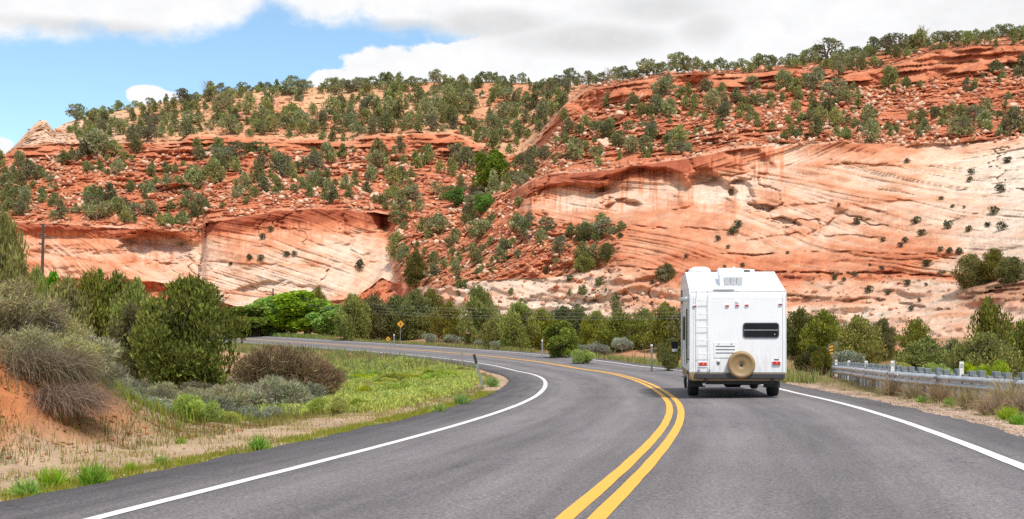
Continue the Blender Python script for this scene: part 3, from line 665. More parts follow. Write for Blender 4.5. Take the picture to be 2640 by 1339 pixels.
def proto(kind, seed, n, dens=1.):
    """(crown mesh, trunk mesh, raw crown arrays)"""
    g = np.random.default_rng(seed)
    if kind == 'juniper':
        cen, rad = lobes(g, 20, bushy, .50, .10, .90, (.30, .44)); a = sprays(g, cen, rad, n, .085, .030, JUN, .28, tip=(.14, .15, .05), tipf=.10)
        tr = tree_trunk('trunk', g, .75, .035, 6, M['bark'], .3)
    elif kind == 'cone':
        cen, rad = lobes(g, 20, cone, .48, .06, .92, (.30, .42)); a = sprays(g, cen, rad, n, .08, .030, (.275, .288, .115), .28, tip=(.14, .15, .05), tipf=.08)
        tr = tree_trunk('trunk', g, .8, .032, 6, M['bark'], .25)
    elif kind == 'pinyon':
        cen, rad = lobes(g, 17, roundp, .56, .18, .92, (.20, .38), .4); a = sprays(g, cen, rad, n, .085, .028, PIN, .28, flat=.75, tip=(.13, .15, .07), tipf=.08)
        tr = tree_trunk('trunk', g, .8, .035, 9, M['bark'], .5, .1, 2)
    elif kind == 'near':
        cen, rad = lobes(g, 60, bushy, .55, .03, .94, (.15, .28), .45); c2, r2 = lobes(g, 16, bushy, .32, .06, .86, (.5, .7), .1); cen = np.concatenate([cen, c2]); rad = np.concatenate([rad, r2]); a = sprays(g, cen, rad, n, .050 if n < 12000 else .042, .012 if n < 12000 else 0.0082, NEARJ if n < 12000 else (.305, .295, .055), .34, up=1.05, shell=.3, tip=(.16, .16, .03), tipf=.16)
        tr = tree_trunk('trunk', g, .8, .03, 14, M['bark'], .42, .05, 2)
    elif kind == 'cotton':
        cen, rad = lobes(g, 22, roundp, .52, .14, .93, (.18, .30), .3); a = sprays(g, cen, rad, n, .046, .022, (.26, .37, .05), .26, up=.1, shell=.6, tip=(.37, .47, .08), tipf=.2)
        tr = tree_trunk('trunk', g, .75, .03, 9, M['bark'], .4, .05, 2)
    elif kind == 'elm':
        cen, rad = lobes(g, 20, roundp, .52, .12, .92, (.22, .34), .3); a = sprays(g, cen, rad, n, .06, .026, (.14, .25, .03), .26, up=.1, shell=.6, tip=(.15, .26, .04), tipf=.2)
        tr = tree_trunk('trunk', g, .7, .03, 8, M['bark'], .4, .05, 2)
    elif kind == 'brushy':
        cen, rad = lobes(g, 34, roundp, .60, .10, .86, (.16, .32), .3); a = sprays(g, cen, rad, n, .075, .0048, (.34, .27, .155), .4, up=.7, shell=.1, tip=(.42, .41, .17), tipf=.45)
        tr = tree_trunk('stems', g, .5, .012, 12, M['dead'], .4, .12, 4)
    elif kind == 'brownbrush':
        cen, rad = lobes(g, 34, roundp, .62, .06, .84, (.18, .32), .3); a = sprays(g, cen, rad, n, .13, .0055, (.30, .195, .085), .35, up=.8, shell=.1, tip=(.32, .27, .08), tipf=.3)
        tr = tree_trunk('stems', g, .5, .012, 12, M['dead'], .4, .12, 4)
    elif kind == 'greybrush':
        cen, rad = lobes(g, 26, roundp, .62, .06, .84, (.18, .34), .3); a = sprays(g, cen, rad, n, .12, .007, (.29, .24, .165), .4, up=.7, shell=.15, tip=(.34, .36, .19), tipf=.45)
        tr = tree_trunk('stems', g, .5, .012, 12, M['dead'], .4, .12, 4)
    elif kind == 'dome':
        cen, rad = lobes(g, 9, roundp, .55, .22, .78, (.34, .5)); a = sprays(g, cen, rad, n, .12, .038, (.085, .10, .045), .3, tip=(.15, .16, .08), tipf=.1)
        tr = tree_trunk('stems', g, .6, .03, 5, M['bark'], .5, .1, 2)
    elif kind == 'sage':
        cen, rad = lobes(g, 12, roundp, .62, .35, .80, (.26, .42)); a = sprays(g, cen, rad, n, .075, .016, (.33, .36, .25), .28, up=.8, tip=(.46, .49, .38), tipf=.2)
        tr = tree_trunk('stems', g, .6, .03, 9, M['dead'], .7, .16, 3)
    elif kind == 'greenbush':
        cen, rad = lobes(g, 12, roundp, .6, .25, .78, (.28, .42)); a = sprays(g, cen, rad, n, .11, .012, (.42, .49, .045), .28, up=1.1, tip=(.52, .57, .08), tipf=.2)
        tr = tree_trunk('stems', g, .5, .02, 6, M['dead'], .6, .14, 2)
    elif kind == 'olive':
        cen, rad = lobes(g, 16, roundp, .55, .2, .85, (.22, .36)); a = sprays(g, cen, rad, n, .05, .010, (.135, .135, .028), .3, up=.8, tip=(.20, .19, .03), tipf=.2)
        tr = tree_trunk('stems', g, .7, .025, 9, M['bark'], .5, .12, 3)
    V, Fq, C = a
    mat = M['leaf_bright'] if kind in ('cotton',) else (M['sage'] if kind in ('sage',) else (M['grass'] if kind == 'greenbush' else M['leaf']))
    return np_mesh('crown', V, Fq, mat, C), tr, a
def twig_mesh(seed, n, h, spread, col, var=.25, width=.006, droop=.0, tipcol=None, tipf=0., base_r=.12, dirx=0., seglen=3, mat=None):
    """bundles of thin arching stems (metres)"""
    g = np.random.default_rng(seed)
    a = g.random(n) * 6.283; el = np.abs(g.normal(0, .55, n)); br = base_r * np.sqrt(g.random(n)); L = h * (.55 + .6 * g.random(n))
    p = np.stack([br * np.cos(a), br * np.sin(a), 0 * a], 1)
    # several thousand start part-way along main stems
    st = g.random(n) * .6; hx = np.sin(el) * spread; d = unit(np.stack([np.cos(a) * hx + dirx, np.sin(a) * hx, np.cos(el)], 1))
    p = p + d * (L * st * .75)[:, None]; L = L * (1 - .55 * st)
    d = unit(d + g.normal(size=(n, 3)) * .25)
    pts = [p]; dd = d.copy()
    for i in range(seglen):
        dd = unit(dd + np.array([0, 0, -droop * (i + 1) / seglen]) + g.normal(size=(n, 3)) * .12); pts.append(pts[-1] + dd * (L / seglen)[:, None])
    side = unit(np.cross(d, g.normal(size=(n, 3)))); Vs = []
    for i, q in enumerate(pts):
        w = width * (1 - .8 * i / seglen) * (.7 + .6 * g.random(n)); Vs += [q - side * w[:, None], q + side * w[:, None]]
    V = np.stack(Vs, 1); m = V.shape[1]; V = V.reshape(-1, 3); V[:, 2] = np.maximum(V[:, 2], -.25 if droop else -.02)
    b = np.arange(n)[:, None] * m; Fq = np.concatenate([b + np.array([[2 * i, 2 * i + 1, 2 * i + 3, 2 * i + 2]]) for i in range(seglen)])
    c = np.array(col)[None] * (1 + var * (g.random((n, 1)) * 2 - 1)) * (1 + .06 * g.normal(size=(n, 3)))
    if tipcol is not None:
        t = g.random(n) < tipf; c[t] = np.array(tipcol) * (1 + .2 * g.normal(size=(t.sum(), 1)))
    return np_mesh('foliage', V, Fq, mat or M['grass'], np.repeat(np.clip(c, .005, .8), m, 0))
P_HILL = [proto('juniper', 101 + i, 1100) for i in range(4)] + [proto('cone', 121 + i, 1000) for i in range(2)]
P_SKY = [proto('pinyon', 131 + i, 1000) for i in range(4)]
P_MID = [proto('near', 151 + i, 9000) for i in range(4)]
P_NEAR = [proto('near', 161 + i, 26000) for i in range(2)]
P_COT = [proto('cotton', 171 + i, 12000) for i in range(3)]
P_ELM = [proto('elm', 175 + i, 3500) for i in range(2)]
P_BRUSH = [proto('brushy', 221 + i, 9000) for i in range(2)]
P_BROWN = [proto('brownbrush', 225 + i, 10000) for i in range(2)]
P_GREYB = [proto('greybrush', 228 + i, 5000) for i in range(3)]
P_DOME = [proto('dome', 181 + i, 420) for i in range(3)]
P_SAGE = [proto('sage', 191 + i, 3800) for i in range(4)]
P_GREEN = [proto('greenbush', 201 + i, 5000) for i in range(2)]
P_OLIVE = [proto('olive', 211 + i, 8000) for i in range(2)]
COUNT = {}
def plant(name, pr, loc, rz, wid, hgt, label, cat, group=None, parts=('crown', 'trunk'), tilt=(0, 0)):
    """one plant: an Empty at its foot with crown and trunk as parts; wid, hgt in metres"""
    e = empty(name, loc, rz, (wid, wid, hgt)); e.rotation_euler = (tilt[0], tilt[1], rz)
    mobj(parts[0], pr[0], e); mobj(parts[1], pr[1], e); tag(e, label, cat, group); return e

# ------------------------------------------------------------------ trees of the canyon wall
ORD = ['first', 'second', 'third', 'fourth', 'fifth', 'sixth', 'seventh', 'eighth', 'ninth', 'tenth', 'eleventh', 'twelfth', 'thirteenth', 'fourteenth', 'fifteenth', 'sixteenth', 'seventeenth', 'eighteenth', 'nineteenth', 'twentieth']
def ordn(i): return ORD[i] if i < 20 else ('twenty-' + ORD[i - 20] if i < 29 else ('thirty-' + ORD[i - 30] if i >= 30 else 'thirtieth'))
COLN = [(-1e9, 'near the left edge'), (120, 'right of the pointed rock'), (330, 'above the streaked alcove'), (520, 'above the pale buttress'), (680, 'above the bright cottonwoods'), (860, 'above the yellow signs'),
        (1040, 'left of the gully'), (1180, 'at the head of the gully'), (1340, 'left of the arched alcove'), (1560, 'above the arched alcove'), (1720, 'left above the motorhome'), (1860, 'right above the motorhome'), (2000, 'above the guardrail end'),
        (2140, 'above the guardrail'), (2300, 'above the white wall'), (2440, 'near the right edge')]
def coln(ud): return [n for a, n in COLN if ud >= a][-1]
ZONES = [ # seg, t0, t1, u0, u1, count, smin, smax, row name
 (4, .88, 1., 140, 560, 24, 20, 38, 'on the skyline'), (4, .84, 1., 560, 1430, 80, 24, 42, 'on the skyline'), (4, .82, 1., 1430, 1580, 12, 28, 40, 'on the skyline'), (4, .70, 1., 1580, 2680, 130, 30, 48, 'on the skyline'),
 (4, .05, .86, 20, 560, 66, 30, 54, 'on the upper slope'), (4, .03, .52, 560, 1430, 125, 36, 56, 'on the upper slope'), (4, .52, .84, 560, 860, 9, 26, 44, 'on the sandy slope'), (4, .52, .84, 860, 1430, 54, 32, 48, 'on the sandy slope'), (4, .0, .72, 1580, 2680, 36, 32, 50, 'below the skyline'),
 (2, .05, .98, -40, 560, 125, 24, 58, 'on red talus'), (2, .05, .98, 560, 1000, 76, 24, 56, 'on red talus'), (2, .02, .98, 1000, 1340, 56, 30, 62, 'on red talus'),
 (1, .04, .98, 985, 1580, 72, 24, 54, 'in the gully'), (2, .06, .98, 1340, 1700, 52, 26, 56, 'on red talus'), (2, .05, .98, 1700, 2100, 66, 26, 56, 'on red talus'), (2, .03, .98, 2100, 2680, 78, 26, 60, 'on red talus'),
 (0, .35, .95, 1050, 1720, 24, 18, 40, 'on the low slabs')]
def scatter_trees():
    g = np.random.default_rng(77); out = []
    segrow = {}; off = 0
    for i, (a, b, n) in enumerate(ROWS): segrow[i] = (off, n); off += n
    for (sg, t0, t1, u0, u1, cnt, s0, s1, rn) in ZONES:
        made = 0; tries = 0
        while made < cnt and tries < cnt * 30:
            tries += 1
            ud = g.uniform(u0, u1); t = g.uniform(t0, t1); o, n = segrow[sg]; i = int(o + t * n); j = int(np.clip(round((ud * K - HU[0]) / (HU[1] - HU[0])), 0, NC - 1))
            if sg == 1 and H['gully'][i, j] < .55: continue
            v = H['V'][i, j] / K; s = g.uniform(s0, s1) * (.54 + .78 * g.random() ** 1.6)
            if ud < 175 and sg == 4: continue
            if sg == 2 and perlin(ud * .012, v * .02, 4.4, 9) < -.22: continue
            if any(abs(q[0] - ud) < .33 * (q[2] + s) * .5 * 1.2 and abs(q[1] - v) < .30 * (q[2] + s) * .5 for q in out): continue
            out.append((ud, v, s, sg, rn, (float(H['X'][i, j]), float(H['D'][i, j]), float(H['Z'][i, j])))); made += 1
    return out
TREES = scatter_trees()
def build_hill_trees():
    g = np.random.default_rng(5); order = sorted(range(len(TREES)), key=lambda i: -TREES[i][2] * (1 if 0 < TREES[i][0] < 2576 else .2))
    big = set(order[:300]); cells = {}
    for i in big:
        ud, v, s, sg, rn, p = TREES[i]; cells.setdefault((rn, coln(ud)), []).append(i)
    lab = {}
    for (rn, cn), ids in cells.items():
        ids.sort(key=lambda i: TREES[i][0])
        for k, i in enumerate(ids): lab[i] = (rn, cn, k, len(ids))
    SV, SF, SCc = [], [], []; nv = 0; TV, TF = [], []; 
    for i, (ud, v, s, sg, rn, p) in enumerate(TREES):
        h = s * K / F * p[1]; sky = rn == 'on the skyline'
        pool = P_SKY if (sky and g.random() < .5) or g.random() < .18 else P_HILL
        k = int(g.integers(len(pool))); pr = pool[k]
        wd = h * g.uniform(.85, 1.25) * (1.12 if pool is P_SKY else .92); rz = g.random() * 6.28
        loc = (p[0], p[1], p[2] - .05 * h)
        if i in big:
            r_, c_, q, n = lab[i]; kd = 'open-crowned pinyon' if pool is P_SKY else ('pointed juniper' if k >= 4 else 'bushy juniper')
            l = f"{kd} {r_} {c_}" + (f", {ordn(q)} tree from left" if n > 1 else "")
            plant('pinyon_tree' if pool is P_SKY else 'juniper_tree', pr, loc, rz, wd, h, l, 'tree', 'junipers and pinyons on the canyon hillside')
        else:
            V, Fq, C = pr[2]; keep = np.arange(0, len(Fq), 2); Fk = Fq[keep]; ids = Fk.ravel(); W = V[ids].reshape(-1, 4, 3)
            W = ((W - W.mean(1, keepdims=True)) * 1.35 + W.mean(1, keepdims=True)).reshape(-1, 3)
            ca, sa = math.cos(rz), math.sin(rz); Q = np.stack([(W[:, 0] * ca - W[:, 1] * sa) * wd, (W[:, 0] * sa + W[:, 1] * ca) * wd, W[:, 2] * h], 1) + np.array(loc)
            SV.append(Q); SF.append(np.arange(len(Q)).reshape(-1, 4) + nv); SCc.append(C[ids] * (.75 + .5 * g.random())); nv += len(Q)
            # short trunk as a three-sided spike
            r = .03 * h; a = np.array([0, 2.1, 4.2]); T = np.concatenate([np.stack([r * np.cos(a), r * np.sin(a), 0 * a - .1], 1), [[0, 0, h * .6]]]) + np.array(loc); b = len(TV) * 4
            TV.append(T); TF += [[b, b + 1, b + 3], [b + 1, b + 2, b + 3], [b + 2, b, b + 3]]
    if SV:
        st = mobj('distant_woodland', np_mesh('distant_woodland', np.concatenate(SV), np.concatenate(SF), M['leaf'], np.concatenate(SCc)))
        tag(st, 'smaller scattered junipers and pinyons dotted over the canyon hillside', 'woodland', kind='stuff')
        mobj('trunks', np_mesh('trunks', np.concatenate(TV), np.array(TF), M['bark']), st)['kind'] = 'stuff'
build_hill_trees()

# small dark shrubs rooted in the pale rock walls: (x, y of foot, width px, where)
CSH = [(580, 668, 14), (628, 655, 22), (655, 656, 24), (722, 645, 24), (741, 642, 18), (680, 584, 22), (905, 676, 30), (660, 603, 20), (1845, 588, 34), (1858, 572, 30), (1806, 606, 18), (1832, 626, 16), (1822, 674, 14), (1868, 674, 15),
       (2155, 566, 25), (2305, 562, 30), (2383, 577, 32), (2316, 594, 28), (2275, 612, 24), (2264, 624, 18), (2220, 609, 18), (2442, 441, 22), (2438, 459, 18), (2516, 485, 32), (2395, 524, 14), (2367, 504, 17), (2424, 526, 10), (2497, 540, 34),
       (2484, 570, 20), (2518, 580, 32), (2436, 586, 22), (2534, 411, 28), (2280, 411, 20), (2364, 634, 20), (2388, 640, 24), (2413, 642, 26), (2330, 671, 32), (2218, 680, 18), (2188, 672, 12), (2370, 699, 28), (2100, 706, 22), (2122, 708, 16),
       (2150, 700, 20), (2185, 738, 26), (2280, 722, 22), (2290, 786, 20), (2312, 764, 14), (2330, 722, 12), (2232, 745, 18), (1155, 746, 20), (1152, 712, 22), (1190, 740, 26), (1430, 712, 34), (1375, 690, 26), (1640, 716, 16), (1560, 600, 22), (1725, 650, 14), (1980, 640, 12), (2110, 520, 12)]
def build_cliff_shrubs():
    g = np.random.default_rng(15); cells = {}; items = []
    for (ud, v, w) in CSH:
        p, i, j = hill_at(ud * K, v * K); cn = 'on the pale buttress' if ud < 960 else ('on the low slabs' if ud < 1500 else ('beside the arched alcove' if ud < 1900 else ('on the salmon wall above the guardrail end' if ud < 2250 else ('on the white wall' if v < 620 else 'below the white wall'))))
        cells.setdefault(cn, []).append(len(items)); items.append((ud, v, w, p, cn))
    for cn, ids in cells.items():
        ids.sort(key=lambda q: items[q][0])
        for k, q in enumerate(ids):
            ud, v, w, p, _ = items[q]; wm = w * K / F * p[1]
            plant('cliff_shrub', P_DOME[int(g.integers(3))], (p[0], p[1] - .12 * wm, p[2] - .12 * wm), g.random() * 6.28, wm * .9, wm * g.uniform(.7, 1.), f"small dark shrub {cn}, {ordn(k)} from left", 'shrub', 'shrubs rooted in the rock walls', ('foliage', 'stems'))
build_cliff_shrubs()

# ------------------------------------------------------------------ fallen rock
def rock_mesh(name, seed, flat=.6, n=1):
    g = np.random.default_rng(seed); bm = B(); bmesh.ops.create_icosphere(bm, subdivisions=n, radius=.5)
    cuts = [(unit(g.normal(size=3)), g.uniform(.26, .42)) for _ in range(7)]
    for v in bm.verts:
        p = np.array(v.co)
        for c, d in cuts:
            e = p @ c - d
            if e > 0: p = p - c * e
        p = p * (1 + .12 * g.normal(size=3)); p[2] *= flat; v.co = p
    me = bpy.data.meshes.new(name); bm.to_mesh(me); bm.free(); return me
ROCKC = {'pale': (.64, .45, .32), 'salmon': (.62, .30, .17), 'red': (.48, .185, .10)}
def with_col(me, col, mat):
    me = me.copy(); a = me.attributes.new('Col', 'FLOAT_COLOR', 'POINT'); n = len(me.vertices)
    a.data.foreach_set('color', np.tile(np.array([*col, 1], np.float32), n)); me.materials.clear(); me.materials.append(mat); return me
def build_rocks():
    g = np.random.default_rng(31); base = [rock_mesh('boulder', 400 + i, g.uniform(.45, .8), 2) for i in range(5)]
    pm = {c: [with_col(b, ROCKC[c], M['boulder']) for b in base] for c in ROCKC}
    segrow = {}; off = 0
    for i, (a, b, n) in enumerate(ROWS): segrow[i] = (off, n); off += n
    def spot(sg, u0, u1, t0, t1):
        while True:
            ud = g.uniform(u0, u1); t = g.uniform(t0, t1); o, n = segrow[sg]; i = int(o + t * n); j = int(np.clip(round((ud * K - HU[0]) / (HU[1] - HU[0])), 0, NC - 1))
            if sg == 1 and H['gully'][i, j] < .6: continue
            if sg == 2 and perlin(ud * .02, float(H['V'][i, j]) * .04, 7.7, 5) < g.uniform(-.55, .42): continue
            return ud, H['V'][i, j] / K, (float(H['X'][i, j]), float(H['D'][i, j]), float(H['Z'][i, j]))
    Z = [(2, -20, 1000, .02, .97, 95, 'red talus'), (2, 1000, 1340, .02, .97, 25, 'red talus'), (1, 1000, 1320, .05, .95, 26, 'the gully'), (2, 1340, 2600, .03, .97, 120, 'red talus'), (4, 150, 1400, .02, .3, 14, 'the sandy slope'), (0, 1100, 1700, .5, .95, 16, 'the low slabs')]
    big = []
    for (sg, u0, u1, t0, t1, n, rn) in Z:
        for _ in range(n): big.append(spot(sg, u0, u1, t0, t1) + (g.uniform(10, 20) * (1 + .9 * (g.random() < .12)), rn))
    big += [(1798, 242, hill_at(1798 * K, 242 * K)[0], 40, 'red talus'), (1680, 282, hill_at(1680 * K, 282 * K)[0], 26, 'red talus'), (1250, 405, hill_at(1250 * K, 405 * K)[0], 34, 'red talus'), (2315, 268, hill_at(2315 * K, 268 * K)[0], 30, 'red talus')]
    cells = {}
    for i, b in enumerate(big): cells.setdefault((b[4], coln(b[0])), []).append(i)
    for (rn, cn), ids in cells.items():
        ids.sort(key=lambda i: big[i][0])
        for k, i in enumerate(ids):
            ud, v, p, w, _ = big[i]; c = g.choice(['pale', 'salmon', 'red'], p=[.3, .4, .3]); wm = w * K / F * p[1]
            o = mobj('boulder', pm[c][int(g.integers(5))]); o.location = (p[0], p[1] - .2 * wm, p[2] + .08 * wm); o.rotation_euler = (g.normal() * .3, g.normal() * .3, g.random() * 6.28)
            o.scale = (wm * g.uniform(.9, 1.3), wm * g.uniform(.7, 1.1), wm * g.uniform(.6, 1.))
            cw = {'pale': 'pale tan', 'salmon': 'salmon', 'red': 'dark red'}[c]
            tag(o, f"{cw} boulder on {rn} {cn}" + (f", {ordn(k)} from left" if len(ids) > 1 else ''), 'boulder', 'boulders fallen on the hillside')
    # countless smaller stones
    sm = [rock_mesh('stone', 450 + i, .8, 1) for i in range(4)]; arrs = []
    for m in sm:
        V = np.empty(len(m.vertices) * 3, np.float32); m.vertices.foreach_get('co', V); T = np.empty(len(m.polygons) * 3, np.int32); m.polygons.foreach_get('vertices', T); arrs.append((V.reshape(-1, 3), T.reshape(-1, 3)))
    SV, SF, SCc = [], [], []; nv = 0
    for (sg, u0, u1, t0, t1, n) in [(2, -60, 1000, 0, .99, 4800), (2, 1000, 1340, 0, .99, 1400), (1, 990, 1600, .02, .98, 1700), (2, 1340, 2650, 0, .99, 6500), (4, 100, 2650, 0, .8, 900), (0, 1000, 2300, .4, .98, 500)]:
        for _ in range(n):
            ud, v, p = spot(sg, u0, u1, t0, t1); w = (3.4 + 15 * g.random() ** 4) * K / F * p[1]; V, T = arrs[int(g.integers(4))]; a = g.random() * 6.28; ca, sa = math.cos(a), math.sin(a); tl = g.normal() * .4
            W = V * np.array([w * 1.25, w, w * g.uniform(.6, 1.15)]); W = np.stack([W[:, 0] * ca - W[:, 1] * sa, W[:, 0] * sa + W[:, 1] * ca, W[:, 2] + tl * W[:, 0]], 1) + np.array([p[0], p[1] - .15 * w, p[2] + .16 * w])
            c = np.array(ROCKC[g.choice(['pale', 'salmon', 'red'], p=[.36, .40, .24])]) * g.uniform(.8, 1.15)
            SV.append(W); SF.append(T + nv); SCc.append(np.tile(c, (len(W), 1))); nv += len(W)
    tag(mobj('talus_rubble', np_mesh('talus_rubble', np.concatenate(SV), np.concatenate(SF), M['boulder'], np.concatenate(SCc))), 'loose red and tan stones strewn over the hillside', 'rubble', kind='stuff')
    # low desert scrub between the stones
    V0, F0, C0 = P_DOME[0][2]; pick = np.arange(0, len(F0), 9); SV, SF, SCc = [], [], []; nv = 0
    for (sg, u0, u1, t0, t1, n) in [(2, -60, 1340, 0, .99, 700), (1, 1000, 1330, .02, .98, 220), (2, 1340, 2650, 0, .99, 700), (4, 60, 2650, 0, .98, 700), (0, 1000, 2600, .3, .98, 260)]:
        for _ in range(n):
            ud, v, p = spot(sg, u0, u1, t0, t1); w = g.uniform(5, 12) * K / F * p[1]; ids = F0[pick].ravel(); W = V0[ids].reshape(-1, 4, 3); m_ = W.mean(1, keepdims=True); W = ((W - m_) * 1.8 + m_).reshape(-1, 3) * np.array([w, w, w * .7]) + np.array(p)
            c = np.array([(.11, .13, .05), (.17, .17, .11), (.20, .22, .06), (.20, .15, .10)][int(g.integers(4))])
            SV.append(W); SF.append(np.arange(len(W)).reshape(-1, 4) + nv); SCc.append(np.tile(c, (len(W), 1)) * (1 + .2 * g.normal(size=(len(W), 1)))); nv += len(W)
    tag(mobj('hillside_scrub', np_mesh('hillside_scrub', np.concatenate(SV), np.concatenate(SF), M['sage'], np.clip(np.concatenate(SCc), .01, .5))), 'low grey green scrub between the hillside stones', 'scrub', kind='stuff')
build_rocks()

# ------------------------------------------------------------------ roadside trees and bushes; x, y in photo px / K
def on_ground(ud, D): 
    X = (ud * K - CX) / F * D; return (X, D, ground_z(X, D))
def hgt_to(vtop, p): return max(.3, CAMH + (HOR - vtop * K) / F * p[1] - p[2])
def rtree(name, pool, k, ud, D, vtop, wpx, label, cat='tree', group=None, parts=('crown', 'trunk'), rz=None, sink=.05, wk=1.0):
    p = on_ground(ud, D); h = hgt_to(vtop, p); w = wpx * K / F * D * wk
    return plant(name, pool[k % len(pool)], (p[0], p[1], p[2] - sink), (ud * 1.7 + k) if rz is None else rz, w, h / .97, label, cat, group, parts)
G1 = 'junipers lining the far side of the road'
def build_road_trees():
    J = 'juniper_tree'
    rtree(J, P_NEAR, 0, 478, 38, 684, 285, 'big rounded olive juniper standing alone beside the inside of the bend')
    rtree(J, P_NEAR, 1, 8, 46, 528, 175, 'tall dark juniper cut off by the left picture edge')
    rtree(J, P_NEAR, 0, 92, 50, 662, 95, 'narrow juniper right of the tall juniper at the left edge', rz=2.)
    L = [(170, 64, 688, 110, 'dark juniper below the tilted utility pole'), (228, 66, 676, 105, 'juniper in the dark thicket below the streaked alcove, tallest of it'), (288, 66, 680, 120, 'broad juniper in the dark thicket left of the big lone juniper'),
         (340, 62, 700, 110, 'juniper touching the left side of the big lone juniper, behind it'), (332, 54, 756, 100, 'low lighter juniper bush in front of the dark thicket')]
    for i, (u, D, vt, w, l) in enumerate(L): rtree(J, P_MID, i, u, D, vt, w, l, group='junipers behind the big lone juniper', wk=1.4)
    rtree('oak_bush', P_OLIVE, 0, 152, 30, 770, 70, 'yellow green bush behind the grey brush on the bank', 'bush', parts=('foliage', 'stems'))
    rtree('cottonwood_tree', P_ELM, 1, 146, 80, 684, 90, 'light green tree peeping out left of the dark thicket')
    rtree('cottonwood_tree', P_ELM, 0, 250, 80, 690, 90, 'light green tree peeping out between the thicket junipers')
    for k, (u, D, vt, w, l) in enumerate([(640, 176, 768, 130, 'leftmost of the bright green cottonwoods beyond the far road'), (712, 180, 745, 130, 'second bright green cottonwood from left beyond the far road'), (775, 176, 732, 150, 'tallest bright green cottonwood beyond the far road'), (846, 168, 768, 95, 'rightmost bright green cottonwood beyond the far road')]):
        rtree('cottonwood_tree', P_COT, k, u, D, vt, w, l, group='cottonwoods beyond the far road', wk=1.6)
    rtree(J, P_MID, 1, 800, 205, 722, 60, 'grey green juniper showing above the cottonwoods')
    R = [(888, 142, 735, 70, 'tall dark juniper touching the right side of the cottonwoods'), (940, 145, 740, 80, 'dark juniper between the cottonwoods and the side road sign'), (1000, 146, 742, 100, 'dark juniper behind the turn sign'), (1046, 144, 728, 90, 'dark juniper behind the side road sign'),
         (1085, 150, 722, 55, 'slim juniper right behind the side road sign tree'), (1130, 132, 756, 68, 'small rounded juniper right of the side road sign'), (1205, 122, 716, 80, 'egg-shaped juniper alone on the slope right of the signs'), (1262, 110, 790, 80, 'low olive juniper in front of the far tree line'),
         (1302, 104, 756, 78, 'first juniper of the tree line left of the bright bush'), (1362, 106, 774, 74, 'second juniper of the tree line left of the bright bush'), (1414, 108, 768, 80, 'juniper behind the bright green bush at the far verge'), (1456, 104, 772, 62, 'juniper just right behind the bright green bush'),
         (1500, 100, 778, 64, 'third juniper left of the motorhome on the tree line'), (1560, 96, 780, 92, 'spreading juniper with a bare forked trunk near the motorhome'), (1618, 98, 774, 80, 'juniper second left of the motorhome'), (1676, 92, 762, 92, 'juniper partly hidden by the left side of the motorhome'), (1730, 88, 770, 80, 'juniper mostly hidden behind the motorhome')]
    for i, (u, D, vt, w, l) in enumerate(R): rtree(J, P_MID, i, u, D, vt, w, l, group=G1, wk=1.42)
    rtree('young_tree', P_COT, 0, 1412, 84, 808, 104, 'light green young tree leaning over the far road edge')
    rtree('green_bush', P_GREEN, 0, 1460, 74, 874, 62, 'bright green low bush at the far road edge', 'bush', parts=('foliage', 'stems'))
    rtree('olive_bush', P_OLIVE, 1, 1682, 58, 848, 88, 'olive bush beside the motorhome mirror', 'bush', parts=('foliage', 'stems'))
    T = [(2012, 72, 772, 90, 'dark juniper touching the right side of the motorhome'), (2072, 70, 776, 95, 'broad dark juniper second right of the motorhome'), (2160, 64, 792, 105, 'dark juniper behind the striped marker post'), (2222, 66, 796, 60, 'thin grey green juniper with bare twigs'),
         (2306, 58, 798, 88, 'rounded dark juniper above the middle of the guardrail'), (2330, 48, 846, 120, 'low spreading juniper just behind the guardrail'), (2490, 52, 748, 112, 'tallest juniper right behind the guardrail'), (2478, 44, 830, 150, 'wide low juniper right behind the near guardrail'),
         (2575, 46, 800, 110, 'juniper cut by the right edge behind the guardrail'), (2400, 50, 850, 80, 'small juniper between the two wide ones behind the guardrail')]
    for i, (u, D, vt, w, l) in enumerate(T): rtree(J, P_MID, i + 1, u, D, vt, w, l, group='junipers behind the guardrail', wk=1.3)
    rtree('olive_bush', P_OLIVE, 0, 2040, 52, 862, 90, 'olive bush just right of the motorhome below the junipers', 'bush', parts=('foliage', 'stems'))
    rtree('olive_bush', P_OLIVE, 1, 2066, 50, 870, 56, 'olive bush left of the striped marker post', 'bush', parts=('foliage', 'stems'))
    for k, (u, vb, vt, w, l) in enumerate([(2442, 722, 628, 84, 'black green juniper on the slope above the guardrail'), (2500, 700, 618, 76, 'juniper right of the black green one on the slope'), (2548, 712, 640, 84, 'lighter juniper near the right edge above the rock ledge'), (1048, 722, 625, 62, 'tall slim juniper at the foot of the gully'), (1470, 612, 556, 56, 'lone juniper on the slope below the alcove'), (1526, 656, 606, 48, 'green juniper on the slope below the alcove'), (1470, 682, 628, 54, 'juniper below the lone one on the slope'), (1675, 706, 660, 52, 'grey green juniper on the smooth slab left above the motorhome'), (1232, 480, 372, 100, '')]):
        p, i, j = hill_at(u * K, vb * K); h = (vb - vt) * K / F * p[1]; wd = w * K / F * p[1]
        if not l: plant('box_elder_tree', P_ELM[1], (p[0], p[1], p[2] - .2), 1., wd, h, 'bright green leafy tree at the head of the gully', 'tree')
        else: plant(J, P_MID[k % 4], (p[0], p[1], p[2] - .2), k * 1., wd * 1.1, h, l, 'tree', 'junipers low on the canyon wall')
    for k, (u, vb, w, h) in enumerate([(1150, 520, 70, 50), (1215, 535, 62, 52)]):
        p, i, j = hill_at(u * K, vb * K); f = K / F * p[1]
        plant('leafy_shrub', P_ELM[k], (p[0], p[1], p[2] - .2), 1., w * f, h * f, ['bright leafy shrub in the gully, left one of two', 'bright leafy shrub in the gully, right one of two'][k], 'shrub', 'leafy shrubs in the gully')
build_road_trees()

